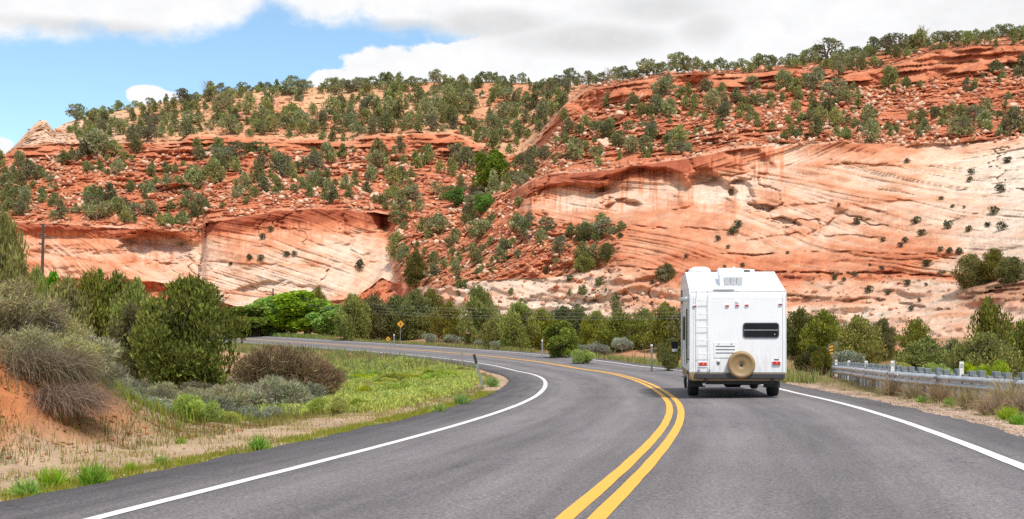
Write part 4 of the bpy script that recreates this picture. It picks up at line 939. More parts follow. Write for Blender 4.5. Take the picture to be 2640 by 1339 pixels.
# twiggy brush on the cut bank and the sage flat inside the bend
def brush(name, me, ud, D, label, cat='bush', rz=0., scale=1., zoff=0., stems=None, group=None):
    p = on_ground(ud, D); e = empty(name, (p[0], p[1], p[2] + zoff - .03), rz, scale); mobj('foliage', me, e)
    if stems: mobj('stems', stems, e)
    tag(e, label, cat, group); return e
def build_brush():
    st = P_SAGE[0][1]
    wood = (.20, .165, .15)
    m3 = twig_mesh(503, 1500, 1.1, 1.0, (.23, .17, .11), .4, .006, .9, (.34, .27, .19), .3, base_r=.5, dirx=.9)
    def bsh(name, pool, k, u, D, w, h, label, zoff=0., cat='bush', group=None):
        p = on_ground(u, D); plant(name, pool[k % len(pool)], (p[0], p[1], p[2] + zoff), k * 1.9 + 1, w, h, label, cat, group, ('foliage', 'stems'))
    bsh('grey_brush', P_BRUSH, 0, 4, 17.8, 1.6, 1.12, 'big grey twiggy brush on top of the red bank at the left edge')
    bsh('grey_brush', P_BRUSH, 1, 66, 18.0, 1.35, 1.0, 'grey twiggy brush right of the biggest on the bank')
    bsh('grey_brush', P_BRUSH, 2, 120, 18.4, 1.15, .9, 'grey twiggy brush on the right end of the red bank')
    bsh('grey_brush', P_BRUSH, 3, 60, 17.0, 1.1, .75, 'lower grey brush hanging over the red bank face', -.05)
    bsh('grey_brush', P_BRUSH, 4, 160, 17.6, 1.1, .8, 'small grey brush at the right foot of the red bank')
    bsh('grey_brush', P_GREYB, 2, 205, 18.2, 1.0, .7, 'small olive brush between the bank and the dark sage')
    bsh('green_brush', P_GREYB, 0, 190, 19.2, 1.2, .85, 'low grey green brush right below the bank')
    bsh('green_brush', P_GREYB, 1, 235, 20.5, 1.1, .8, 'second low grey green brush right of the bank')
    brush('dead_brush', m3, 92, 16.7, 'dark dead twigs hanging down the red bank', rz=-.2, scale=(.85, .85, .7), zoff=.12)
    brush('dead_brush', m3, 150, 16.2, 'lower dark dead twigs at the foot of the red bank', rz=-.45, scale=(.7, .7, .5), zoff=.15)
    # brown bush pair in front of the far road
    bsh('brown_bush', P_BROWN, 0, 712, 34.5, 2.3, 1.85, 'rounded red brown bush before the far road, middle one')
    bsh('brown_bush', P_BROWN, 1, 778, 35, 2.0, 1.35, 'red brown bush sloping down to the green grass')
    bsh('brown_bush', P_BROWN, 2, 656, 37, 1.8, 1.6, 'red brown bush beside the big lone juniper')
    for k, (u, D, w, l) in enumerate([(640, 30, 1.3, 'grey brown bush below the red brown bush, left one'), (695, 29, 1.5, 'grey brown bush below the red brown bush, middle one'), (752, 30, 1.3, 'grey brown bush below the red brown bush, right one'), (560, 28, 1.3, 'dark grey bush right below the big lone juniper'), (500, 27, 1.2, 'dark grey bush in front of the big lone juniper')]):
        bsh('grey_brown_bush', P_GREYB, k, u, D, w, w * .68, l, group='grey brown bushes inside the bend')
    gq = np.random.default_rng(63); lst = []
    for k in range(80):
        s_ = gq.uniform(12.5, 30); o_ = gq.uniform(-20, -7.6 - .0 * s_); q = road_pt(np.array(s_), o_); u = (CX + F * q[0] / q[1]) / K
        if not 190 < u < 660 or len(lst) >= 46 or o_ > -8.2 + .1 * (s_ - 12): continue
        lst.append((u, float(q[0]), float(q[1]), gq.uniform(.7, 1.25), gq.random()))
    lst.sort(); bins = {}
    for (u, X, D, w, r) in lst:
        c = 'below the dark thicket' if u < 330 else ('left of the bright green clump' if u < 440 else 'behind the bright green clump')
        kind = 'sage' if r < .38 else 'grey'; n_ = bins.setdefault((c, kind), [0]); 
        plant('sage_shrub' if kind == 'sage' else 'grey_shrub', (P_SAGE if kind == 'sage' else P_GREYB)[int(r * 97) % 3], (X, D, ground_z(X, D) - .04), r * 40, w, w * (.55 + .25 * r), ('silver sage shrub ' if kind == 'sage' else 'dull grey brown shrub ') + c + ', ' + ordn(n_[0]) + ' from left', 'shrub', 'low shrubs on the flat inside the bend', ('foliage', 'stems')); n_[0] += 1
    # sagebrush
    g = np.random.default_rng(60); n = 0
    sg = [(232, 27, 60, 40), (262, 31, 46, 34), (300, 30, 60, 40), (345, 29, 52, 36), (285, 25, 50, 34), (240, 24, 56, 38), (330, 25.5, 60, 36), (300, 23, 66, 40), (372, 25, 58, 36), (412, 24, 60, 36), (360, 22.5, 58, 36), (440, 26, 54, 34), (395, 28, 52, 34),
          (470, 23, 52, 34), (540, 24.5, 48, 30), (592, 25.5, 46, 30), (625, 26, 44, 30), (585, 31, 46, 32), (610, 34, 44, 34), (690, 25.5, 46, 28), (740, 27, 40, 26), (655, 24, 40, 24), (215, 33, 60, 44), (560, 22.5, 44, 26), (800, 31, 34, 24), (520, 21.5, 38, 22)]
    for k, (u, D, w, h) in enumerate(sg):
        p = on_ground(u, D); f = K / F * D; w *= 1.35; h *= 1.35
        plant('sagebrush', P_SAGE[k % 4], (p[0], p[1], p[2] - .04), g.random() * 6.28, w * f * .85, h * f * 1.15, f'pale grey sagebrush on the flat inside the bend, {ordn(k)} as listed' if 0 else None, 'sagebrush', 'sagebrush inside the bend', ('foliage', 'stems'))
    reg = sorted([o for o in COL.objects if o.get('group') == 'sagebrush inside the bend'], key=lambda o: o.location[0] / o.location[1])
    bins = {}
    for o in reg:
        ud = (CX + F * o.location[0] / o.location[1]) / K; c = 'below the dark thicket' if ud < 330 else ('left below the big lone juniper' if ud < 455 else ('under the big lone juniper' if ud < 600 else 'left of the bright green grass'))
        bins.setdefault(c, []).append(o)
    for c, l in bins.items():
        for k, o in enumerate(l): o['label'] = f"grey green sagebrush {c}, {ordn(k)} from left"
    # sage on the slope beyond the far road
    l2 = []; gl = np.random.default_rng(61)
    for k in range(90):
        s = gl.uniform(46, 122); o = ER_ + gl.uniform(2.2, 19); q = road_pt(np.array(s), o); D = float(q[1]); X = float(q[0]); u = (CX + F * X / D) / K
        if not 880 < u < 2250: continue
        w = gl.uniform(.9, 1.9); l2.append((u, plant('sagebrush', P_SAGE[k % 4], (X, D, ground_z(X, D) - .05), gl.random() * 6.28, w, w * gl.uniform(.6, .85), None, 'sagebrush', 'sagebrush beyond the far road edge', ('foliage', 'stems'))))
    bins = {}
    for u, o in sorted(l2, key=lambda t: t[0]):
        c = 'around the yellow signs' if u < 1100 else ('left of the bright roadside bush' if u < 1400 else ('left of the motorhome' if u < 1700 else 'around and behind the motorhome'))
        bins.setdefault(c, []).append(o)
    for c, l in bins.items():
        for k, o in enumerate(l): o['label'] = f"sagebrush across the road {c}, {ordn(k)} from left"
    # bright green clumps
    gb = [(470, 20.6, 92, 62, 'left half of the bright green clump beside the near shoulder'), (525, 21.2, 80, 60, 'right half of the bright green clump beside the near shoulder'), (575, 21.6, 60, 40, 'small green clump right of the bright clump'), (850, 24.5, 66, 46, 'rounded olive green grass clump inside the bend'), (800, 25.5, 52, 44, 'leafy green clump left of the rounded one inside the bend'), (905, 26, 56, 36, 'bright grass clump right of the rounded one inside the bend')]
    for k, (u, D, w, h, l) in enumerate(gb):
        p = on_ground(u, D); f = K / F * D; plant('green_clump', P_GREEN[k % 2], (p[0], p[1], p[2] - .03), k * 1.1, w * f * .95, h * f * 1.2, l, 'bush', 'bright green clumps inside the bend', ('foliage', 'stems'))
    gk = np.random.default_rng(64); cl = []
    for k in range(70):
        s_ = gk.uniform(19, 62); o_ = gk.uniform(-13.5, -6.8); q = road_pt(np.array(s_), o_); u = (CX + F * q[0] / q[1]) / K
        if 840 < u < 1235 and len(cl) < 34: cl.append((u, float(q[0]), float(q[1]), gk.uniform(.5, 1.15), gk.random()))
    for k, (u, X, D, w, r) in enumerate(sorted(cl)):
        plant('grass_tussock', P_GREEN[k % 2], (X, D, ground_z(X, D) - .03), r * 9, w, w * (.4 + .3 * r), f'yellow green tussock in the grass inside the bend, {ordn(k)} from left', 'tussock', 'tussocks in the grass inside the bend', ('foliage', 'stems'))
    # weeds and straw bushes
    wd = twig_mesh(520, 260, .24, .55, (.29, .45, .05), .3, .009, .12, (.40, .48, .08), .3, base_r=.07)
    for k, (u, D, s, l) in enumerate([(128, 11.3, .95, 'green weed near the left bottom corner on the gravel'), (236, 11.4, 1.05, 'widest green weed at the left asphalt edge'), (66, 10.6, .8, 'low weed nearest the left bottom corner'), (650, 15.4, .95, 'lone green weed at the asphalt edge below the bright clump'), (455, 16.8, .5, 'tiny weed on the tan gravel'), (330, 12.8, .6, 'small weed at the asphalt edge between two larger ones'), (405, 13.6, .6, 'small weed at the asphalt edge left of the lone weed'), (1160, 28.5, 1.3, 'green weed patch at the tip of the bend'), (1240, 43, 1.6, 'green weed right of the leaning post'), (1105, 25, 1., 'green weed left of the tip of the bend')]):
        brush('roadside_weed', wd, u, D, l, 'weed', rz=k * 1.7, scale=s, group='weeds at the asphalt edge')
    sw = twig_mesh(521, 420, .55, .7, (.46, .34, .18), .3, .006, .2, (.32, .27, .10), .25, base_r=.16)
    for k, (u, D, s, l) in enumerate([(2365, 27.3, .95, 'straw coloured grass clump under the middle of the guardrail'), (2440, 24.2, .9, 'straw coloured grass clump right of the middle of the guardrail'), (2535, 23.2, 1.15, 'golden grass clump near the right end of the guardrail'), (2585, 21.6, .9, 'straw grass clump at the right picture edge'), (2215, 36, 1.1, 'dry grass clump under the far part of the guardrail'), (2175, 40, 1., 'dry grass clump below the far guardrail end'), (2245, 32, .95, 'dry brown grass clump left under the guardrail'), (2300, 29.5, .9, 'dry grass clump below the fourth white post'), (2062, 52, 1.9, 'pale leafless bush between the motorhome and the guardrail'), (2490, 21.8, .8, 'dry grass clump before the guardrail near the green weed')]):
        brush('dry_grass_clump', sw, u, D, l, 'grass', rz=k, scale=s, group='dry grass clumps along the guardrail')
    for k, (u, D, s, l) in enumerate([(2535, 20.3, 1.05, 'bright green weed in front of the guardrail'), (2320, 27.5, .8, 'small green weed below the guardrail'), (2388, 25.6, .85, 'green weed in the verge under the white post'), (2560, 18.6, .9, 'green weed on the gravel edge at the right')]):
        brush('verge_weed', wd, u, D, l, 'weed', rz=k * 2.1, scale=s, group='weeds along the guardrail')
    for k, (u, D, w, h, l) in enumerate([(2350, 36, 60, 50, 'yellow green bush behind the fourth white post'), (2500, 34, 76, 62, 'yellow green bush behind the near guardrail posts'), (2262, 44, 60, 46, 'yellow green bush behind the third white post'), (2440, 35, 60, 46, 'yellow green bush behind the fifth white post')]):
        p = on_ground(u, D); f = K / F * D; h_ = hgt_to(930 - h * .55, p); plant('rabbitbrush', P_GREEN[k % 2], (p[0], p[1], p[2] - .03), k * 1.1, w * f * 1.2, h_, l, 'bush', 'yellow green bushes behind the guardrail', ('foliage', 'stems'))
build_brush()

def build_grass():
    """uncountable blades: the green patch inside the bend, sparse verge grass, dry grass on the bank and by the rail"""
    g = np.random.default_rng(90)
    def blades(X, Y, h, w, col, var, lean=.35):
        n = len(X); Z = ground_parts(X, Y)[0]; a = g.random(n) * 6.283; L = h * (.55 + .8 * g.random(n)); ln = lean * (.3 + g.random(n)) * L
        p = np.stack([X, Y, Z - .01], 1); t = np.stack([np.cos(a) * ln, np.sin(a) * ln, L], 1); b = g.random(n) * 6.283; s = np.stack([np.cos(b), np.sin(b), 0 * b], 1) * (w * (.6 + .8 * g.random(n)))[:, None]
        V = np.stack([p - s, p + s, p + t * .6 + s * .6 - np.array([0, 0, 0]), p + t], 1); V[:, 2] += 0
        c = col * (1 + var * (g.random((n, 1)) * 2 - 1)) * (1 + .08 * g.normal(size=(n, 3)))
        return V.reshape(-1, 3), np.arange(4 * n).reshape(-1, 4), np.repeat(np.clip(c, .01, .8), 4, 0)
    def join(name, parts, label):
        V = np.concatenate([p[0] for p in parts]); C = np.concatenate([p[2] for p in parts]); Fq = np.arange(len(V)).reshape(-1, 4)
        tag(mobj(name, np_mesh(name, V, Fq, M['grass'], C)), label, 'grass', kind='stuff')
    def field(s0, s1, o0, o1, n, clump=None, thr=-.1, sc=.5, seed=0):
        s = g.uniform(s0, s1, n); o = g.uniform(o0, o1, n); q = road_pt(s, o); X, Y = q[:, 0], q[:, 1]
        k = fbm(X * sc, Y * sc, 0 * X, 3, 200 + seed) > thr + .25 * g.normal(size=n); return X[k], Y[k], s[k], o[k]
    gcol = np.array([.43, .53, .05])
    def leafy(X, Y, n):
        i = g.choice(len(X), n, replace=False); out = []
        for j in i:
            r = g.uniform(.18, .5); h = g.uniform(.16, .36); m = int(70 + 90 * r); a = g.random(m) * 6.283; q = r * np.sqrt(g.random(m)); zz = h * np.sqrt(np.clip(1 - (q / r) ** 2, 0, 1)) * (.5 + .5 * g.random(m))
            p = np.stack([X[j] + q * np.cos(a), Y[j] + q * np.sin(a), ground0 + zz], 1); d = unit(np.stack([np.cos(a) * .5, np.sin(a) * .5, 1 + 0 * a], 1) + .4 * g.normal(size=(m, 3))); sd_ = unit(np.cross(d, g.normal(size=(m, 3)))) * .019; L = .10 * (.6 + .8 * g.random(m))[:, None]
            c = [np.array([.46, .57, .045]), np.array([.40, .53, .06]), np.array([.52, .57, .08]), np.array([.34, .44, .06])][int(g.integers(4))] * (1 + .25 * (g.random((m, 1)) * 2 - 1))
            out.append((np.stack([p - d * L * .5, p + sd_, p + d * L * .5, p - sd_], 1).reshape(-1, 3), j, np.repeat(c, 4, 0)))
        Zs = ground_parts(X[[o[1] for o in out]], Y[[o[1] for o in out]])[0]
        V = np.concatenate([o[0] + np.array([0, 0, z]) for o, z in zip(out, Zs)]); return V, None, np.clip(np.concatenate([o[2] for o in out]), .01, .8)
    ground0 = 0.
    parts = []
    X, Y, s, o = field(17, 86, -17, -6.3, 44000, thr=.06, sc=.45, seed=1); keep = (o > -6.6 - np.interp(s, [17, 24, 34, 60, 86], [2.5, 6, 10, 10, 5])); X, Y = X[keep], Y[keep]
    k = fbm(X * .4, Y * .4, 0 * X, 2, 214)[:, None]; cg = np.where(k > .1, gcol * 1.08, np.where(k < -.1, np.array([.36, .33, .12]), gcol * .85)); parts.append(blades(X, Y, .20, .016, cg, .3))
    parts.append(leafy(X, Y, 2300))
    X, Y, s, o = field(18, 60, -6.9, -5.6, 6000, thr=.0, seed=2); parts.append(blades(X, Y, .13, .014, np.array([.27, .27, .06]), .3))
    X, Y, s, o = field(20, 48, -8.2, -6.4, 6500, thr=.02, sc=.7, seed=3); parts.append(blades(X, Y, .14, .014, np.array([.22, .105, .06]), .3))
    join('green_grass', parts, 'bright green grass filling the inside of the bend')
    parts = []
    X, Y, s, o = field(-4, 30, -5.6, -5.02, 26000, thr=-.2, sc=1.2, seed=4); parts.append(blades(X, Y, .075, .007, np.array([.31, .30, .06]), .3))
    X, Y, s, o = field(-2, 30, -8.0, -5.4, 24000, thr=.08, sc=1.0, seed=5); parts.append(blades(X, Y, .08, .006, np.array([.36, .29, .11]), .35))
    X, Y, s, o = field(-2, 18, -9.0, -7.0, 17000, thr=.0, sc=.8, seed=6); parts.append(blades(X, Y, .12, .005, np.array([.20, .15, .06]), .4))
    X, Y, s, o = field(-2, 20, -8.6, -6.9, 4000, thr=.15, sc=.8, seed=16); parts.append(blades(X, Y, .16, .006, np.array([.27, .26, .07]), .35))
    X, Y, s, o = field(10, 40, -22, -8., 26000, thr=-.05, sc=.5, seed=7); parts.append(blades(X, Y, .18, .009, np.array([.22, .19, .095]), .4))
    X, Y, s, o = field(10, 30, -12, -8., 9000, thr=.05, sc=.6, seed=17); parts.append(blades(X, Y, .26, .014, np.array([.28, .31, .06]), .35))
    join('verge_grass', parts, 'sparse dry and green grass on the left verge and bank')
    parts = []
    X, Y, s, o = field(2, 40, 5.7, 7.6, 12000, thr=.0, sc=.8, seed=8); parts.append(blades(X, Y, .12, .006, np.array([.38, .30, .13]), .35))
    X, Y, s, o = field(4, 40, 5.5, 7.4, 9000, thr=.12, sc=.8, seed=9); parts.append(blades(X, Y, .10, .008, np.array([.29, .32, .06]), .3))
    X, Y, s, o = field(10, 60, 8.6, 18., 16000, thr=-.1, sc=.5, seed=10); parts.append(blades(X, Y, .26, .014, np.array([.28, .28, .08]), .4))
    join('rail_grass', parts, 'dry straw and green grass along the guardrail')
    parts = []
    X, Y, s, o = field(34, 150, 4.75, 6.4, 16000, thr=-.1, sc=.5, seed=12); parts.append(blades(X, Y, .38, .03, np.array([.31, .33, .05]), .35))
    X, Y, s, o = field(150, 200, 4.8, 7.5, 5000, thr=-.2, sc=.5, seed=13); parts.append(blades(X, Y, .6, .06, np.array([.22, .32, .03]), .35))
    X, Y, s, o = field(40, 130, 6.0, 30, 16000, thr=.1, sc=.3, seed=14); parts.append(blades(X, Y, .35, .035, np.array([.27, .24, .10]), .4))
    X, Y, s, o = field(60, 190, -14, -5.6, 14000, thr=-.1, sc=.4, seed=15); parts.append(blades(X, Y, .5, .04, np.array([.24, .28, .05]), .35))
    join('far_verge_grass', parts, 'yellow green grass along the edges of the far road')
    n = 2600; s = g.uniform(-3, 13, n); o = g.uniform(-10.5, -7.1, n); q = road_pt(s, o); Z = ground_parts(q[:, 0], q[:, 1])[0]; oc = np.array([(1, 0, 0), (-1, 0, 0), (0, 1, 0), (0, -1, 0), (0, 0, 1), (0, 0, -1)], float); of = np.array([(0, 2, 4), (2, 1, 4), (1, 3, 4), (3, 0, 4), (2, 0, 5), (1, 2, 5), (3, 1, 5), (0, 3, 5)])
    r = .010 + .03 * g.random(n) ** 3; V = oc[None] * r[:, None, None] * g.uniform(.5, 1.4, (n, 6, 1)) * np.array([1.3, 1, .7]) + np.stack([q[:, 0], q[:, 1], Z + .01], 1)[:, None]; Fq = of[None] + 6 * np.arange(n)[:, None, None]; c = np.array([.46, .17, .07]) * g.uniform(.5, 1.15, (n, 1))
    tag(mobj('bank_clods', np_mesh('bank_clods', V.reshape(-1, 3), Fq.reshape(-1, 3), M['soil'], np.repeat(np.clip(c, .02, .8), 6, 0))), 'crumbled red earth clods on the cut bank', 'soil', kind='stuff')
    # gravel on the shoulders
    n = 9000; s = g.uniform(0, 45, n); o = np.where(g.random(n) < .75, ER_ + .02 + 1.3 * g.random(n) ** 1.3, EL_ - 2.3 * g.random(n)); q = road_pt(s, o); Z = ground_parts(q[:, 0], q[:, 1])[0]
    oc = np.array([(1, 0, 0), (-1, 0, 0), (0, 1, 0), (0, -1, 0), (0, 0, 1), (0, 0, -1)], float); of = np.array([(0, 2, 4), (2, 1, 4), (1, 3, 4), (3, 0, 4), (2, 0, 5), (1, 2, 5), (3, 1, 5), (0, 3, 5)])
    r = .008 + .022 * g.random(n) ** 2; V = oc[None] * r[:, None, None] * g.uniform(.6, 1.3, (n, 6, 1)) * np.array([1.2, 1, .7]) + np.stack([q[:, 0], q[:, 1], Z + .006], 1)[:, None]
    Fq = of[None] + 6 * np.arange(n)[:, None, None]; c = np.array([.47, .34, .25]) * g.uniform(.55, 1.3, (n, 1)) * (1 + .06 * g.normal(size=(n, 3)))
    tag(mobj('shoulder_gravel', np_mesh('shoulder_gravel', V.reshape(-1, 3), Fq.reshape(-1, 3), M['soil'], np.repeat(np.clip(c, .02, .8), 6, 0))), 'loose pinkish gravel along the edges of the asphalt', 'gravel', kind='stuff')
build_grass()

# ------------------------------------------------------------------ guardrail
def build_guardrail():
    pts = [(10.95, 17.5, .33), (10.85, 21, .31), (10.70, 24.8, .29), (10.43, 27.8, .275), (10.30, 32, .25), (11.0, 37.2, .19), (12.15, 43, .08), (13.3, 48.8, -.05), (14.6, 55, -.20)]
    P = np.array(pts); t = np.concatenate([[0], np.cumsum(np.linalg.norm(np.diff(P[:, :2], axis=0), axis=1))]); tt = np.linspace(0, t[-1], 160)
    C = np.stack([np.interp(tt, t, P[:, i]) for i in range(3)], 1)
    for i in range(3): C[:, i] = smooth1(C[:, i], 15)
    root = empty('guardrail', (P[2][0], P[2][1], P[2][2] - .75)); inv = -np.array(root.location)
    tag(root, 'galvanised steel guardrail on wooden posts curving along the right verge', 'guardrail')
    dirs = unit(np.gradient(C, axis=0)); side = unit(np.stack([-dirs[:, 1], dirs[:, 0], 0 * dirs[:, 0]], 1))     # towards the road (left)
    prof = [(0, 0), (.02, -.012), (.075, -.05), (.085, -.075), (.075, -.10), (.01, -.135), (0, -.155), (.01, -.175), (.075, -.21), (.085, -.235), (.075, -.26), (.02, -.298), (0, -.31)]
    def rail(a, b, name):
        seg = slice(a, b); n = b - a; V = []
        for (o, z) in prof: V.append(C[seg] + side[seg] * (.02 + o) + np.array([0, 0, z]))
        for (o, z) in prof[::-1]: V.append(C[seg] + side[seg] * (.014 + o) + np.array([0, 0, z]))
        k = len(V); V = np.concatenate(V) + inv; Fq = []
        for j in range(k):
            i = np.arange(n - 1); j2 = (j + 1) % k; Fq.append(np.stack([i + j * n, i + j2 * n, i + 1 + j2 * n, i + 1 + j * n], 1))
        return mobj(name, np_mesh(name, V, np.concatenate(Fq), M['galv'], smooth=True), root)
    cuts = list(range(0, 160, 16))
    for a, b in zip(cuts, cuts[1:] + [160]): rail(max(0, a - 1), min(160, b + 1), 'rail_panel')
    # posts and blocks share one shape each
    bm = B(); bx(bm, (0, 0, -.30), (.15, .17, 1.05), .012); pm = bm_obj('post', bm, M['post'], root).data; first = [o for o in root.children if o.name.startswith('post')][0]; bpy.data.objects.remove(first)
    bm = B(); bx(bm, (0, 0, 0), (.13, .12, .36), .01); bmid = bm_obj('block', bm, M['post'], root); bmesh_block = bmid.data; bpy.data.objects.remove(bmid)
    bm = B(); lathe(bm, [(.016, 0), (.016, .006), (.008, .012)], 8); bo = bm_obj('bolt', bm, M['black'], root); boltm = bo.data; bpy.data.objects.remove(bo)
    for k, s in enumerate(np.arange(.3, t[-1], .62)):
        i = int(np.clip(s / t[-1] * 159, 0, 159)); a = math.atan2(dirs[i][1], dirs[i][0]) - math.pi / 2; jz = .02 * math.sin(k * 2.7)
        for me, nm, o, dz in ((pm, 'post', -.20, .10 + jz - .19), (bmesh_block, 'block', -.045, -.14)):
            ob = mobj(nm, me, root); q = C[i] + side[i] * o + inv; ob.location = (q[0], q[1], q[2] + dz); ob.rotation_euler = (.015 * math.sin(k * 1.9), .02 * math.sin(k * 3.1), a)
        ob = mobj('bolt', boltm, root); q = C[i] + side[i] * .032 + inv; ob.location = (q[0], q[1], q[2] - .155); ob.rotation_euler = (math.radians(90), 0, a - math.pi / 2)
    # reflector posts standing behind the rail
    names = ['farthest', 'second farthest', 'middle', 'second nearest', 'nearest']
    for k, (u, vt, D) in enumerate([(2155.7, 928, 49.5), (2188.6, 930, 43.5), (2233, 931, 37.6), (2301, 931, 32.4), (2479, 933, 27.8)]):
        X = (u - CX) / F * D; z = ground_z(X, D); top = CAMH + (HOR - vt) / F * D
        e = empty('reflector_post', (X, D, z)); bm = B(); bx(bm, (0, 0, (top - z) / 2 - .1), (.10, .03, top - z + .2), .006); bm_obj('post', bm, M['wpost'], e)
        bm = B(); bx(bm, (0, -.018, top - z - .09), (.07, .006, .1), .002); bm_obj('reflector', bm, M['trim'], e)
        tag(e, f'white flat reflector post behind the guardrail, {names[k]} of the five', 'post', 'white reflector posts behind the guardrail')
build_guardrail()

# ------------------------------------------------------------------ signs, delineators, poles and wires
def diamond(bm, h, y, t): prism(bm, [(h, 0), (0, h), (-h, 0), (0, -h)], y, y + t, axis=1)
def sign(name, base, top, cz, half, off, label, symbol, rz=0.):
    e = empty(name, base, rz); b = Vector(base); lean = Vector(top) - b
    bm = B(); tube(bm, [(0, 0, -.3), (lean.x, 0, lean.z)], .035, 6); bm_obj('post', bm, M['steelpost'], e)
    zc = cz - b.z; f = empty_plate = None
    bm = B(); diamond(bm, half, -.06, .012); bmesh.ops.translate(bm, vec=(off, 0, zc), verts=bm.verts[:]); pl = bm_obj('sign_plate', bm, M['yellow'], e)
    bm = B(); q = half * .93; w = half * .035
    for a0, a1 in (((q, 0), (0, q)), ((0, q), (-q, 0)), ((-q, 0), (0, -q)), ((0, -q), (q, 0))):
        d = Vector((a1[0] - a0[0], 0, a1[1] - a0[1])).normalized(); nrm = Vector((-d.z, 0, d.x)) * w; A = Vector((a0[0], -.064, a0[1])); Bq = Vector((a1[0], -.064, a1[1]))
        bm.faces.new([bm.verts.new(A + nrm), bm.verts.new(A - nrm), bm.verts.new(Bq - nrm), bm.verts.new(Bq + nrm)])
    bmesh.ops.translate(bm, vec=(off, 0, zc), verts=bm.verts[:]); bm_obj('border', bm, M['ink'], pl)
    bm = B(); s = half
    def slab(x0, x1, z0, z1): bx(bm, ((x0 + x1) / 2 * s, -.066, (z0 + z1) / 2 * s), ((x1 - x0) * s, .006, (z1 - z0) * s))
    if symbol == 'side_road': slab(-.20, -.02, -.52, .52); slab(-.02, .44, -.09, .09)
    else:
        slab(.10, .27, -.50, .12); slab(-.12, .10, .0, .18); 
        prism(bm, [(-.12 * s, .32 * s), (-.46 * s, .09 * s), (-.12 * s, -.14 * s)], -.069, -.063, axis=1)
        prism(bm, [(.10 * s, .18 * s), (.10 * s, .12 * s), (.27 * s, .12 * s), (.22 * s, .18 * s)], -.069, -.063, axis=1)
    bmesh.ops.translate(bm, vec=(off, 0, zc), verts=bm.verts[:]); bm_obj('symbol', bm, M['ink'], pl)
    tag(e, label, 'road sign'); return e
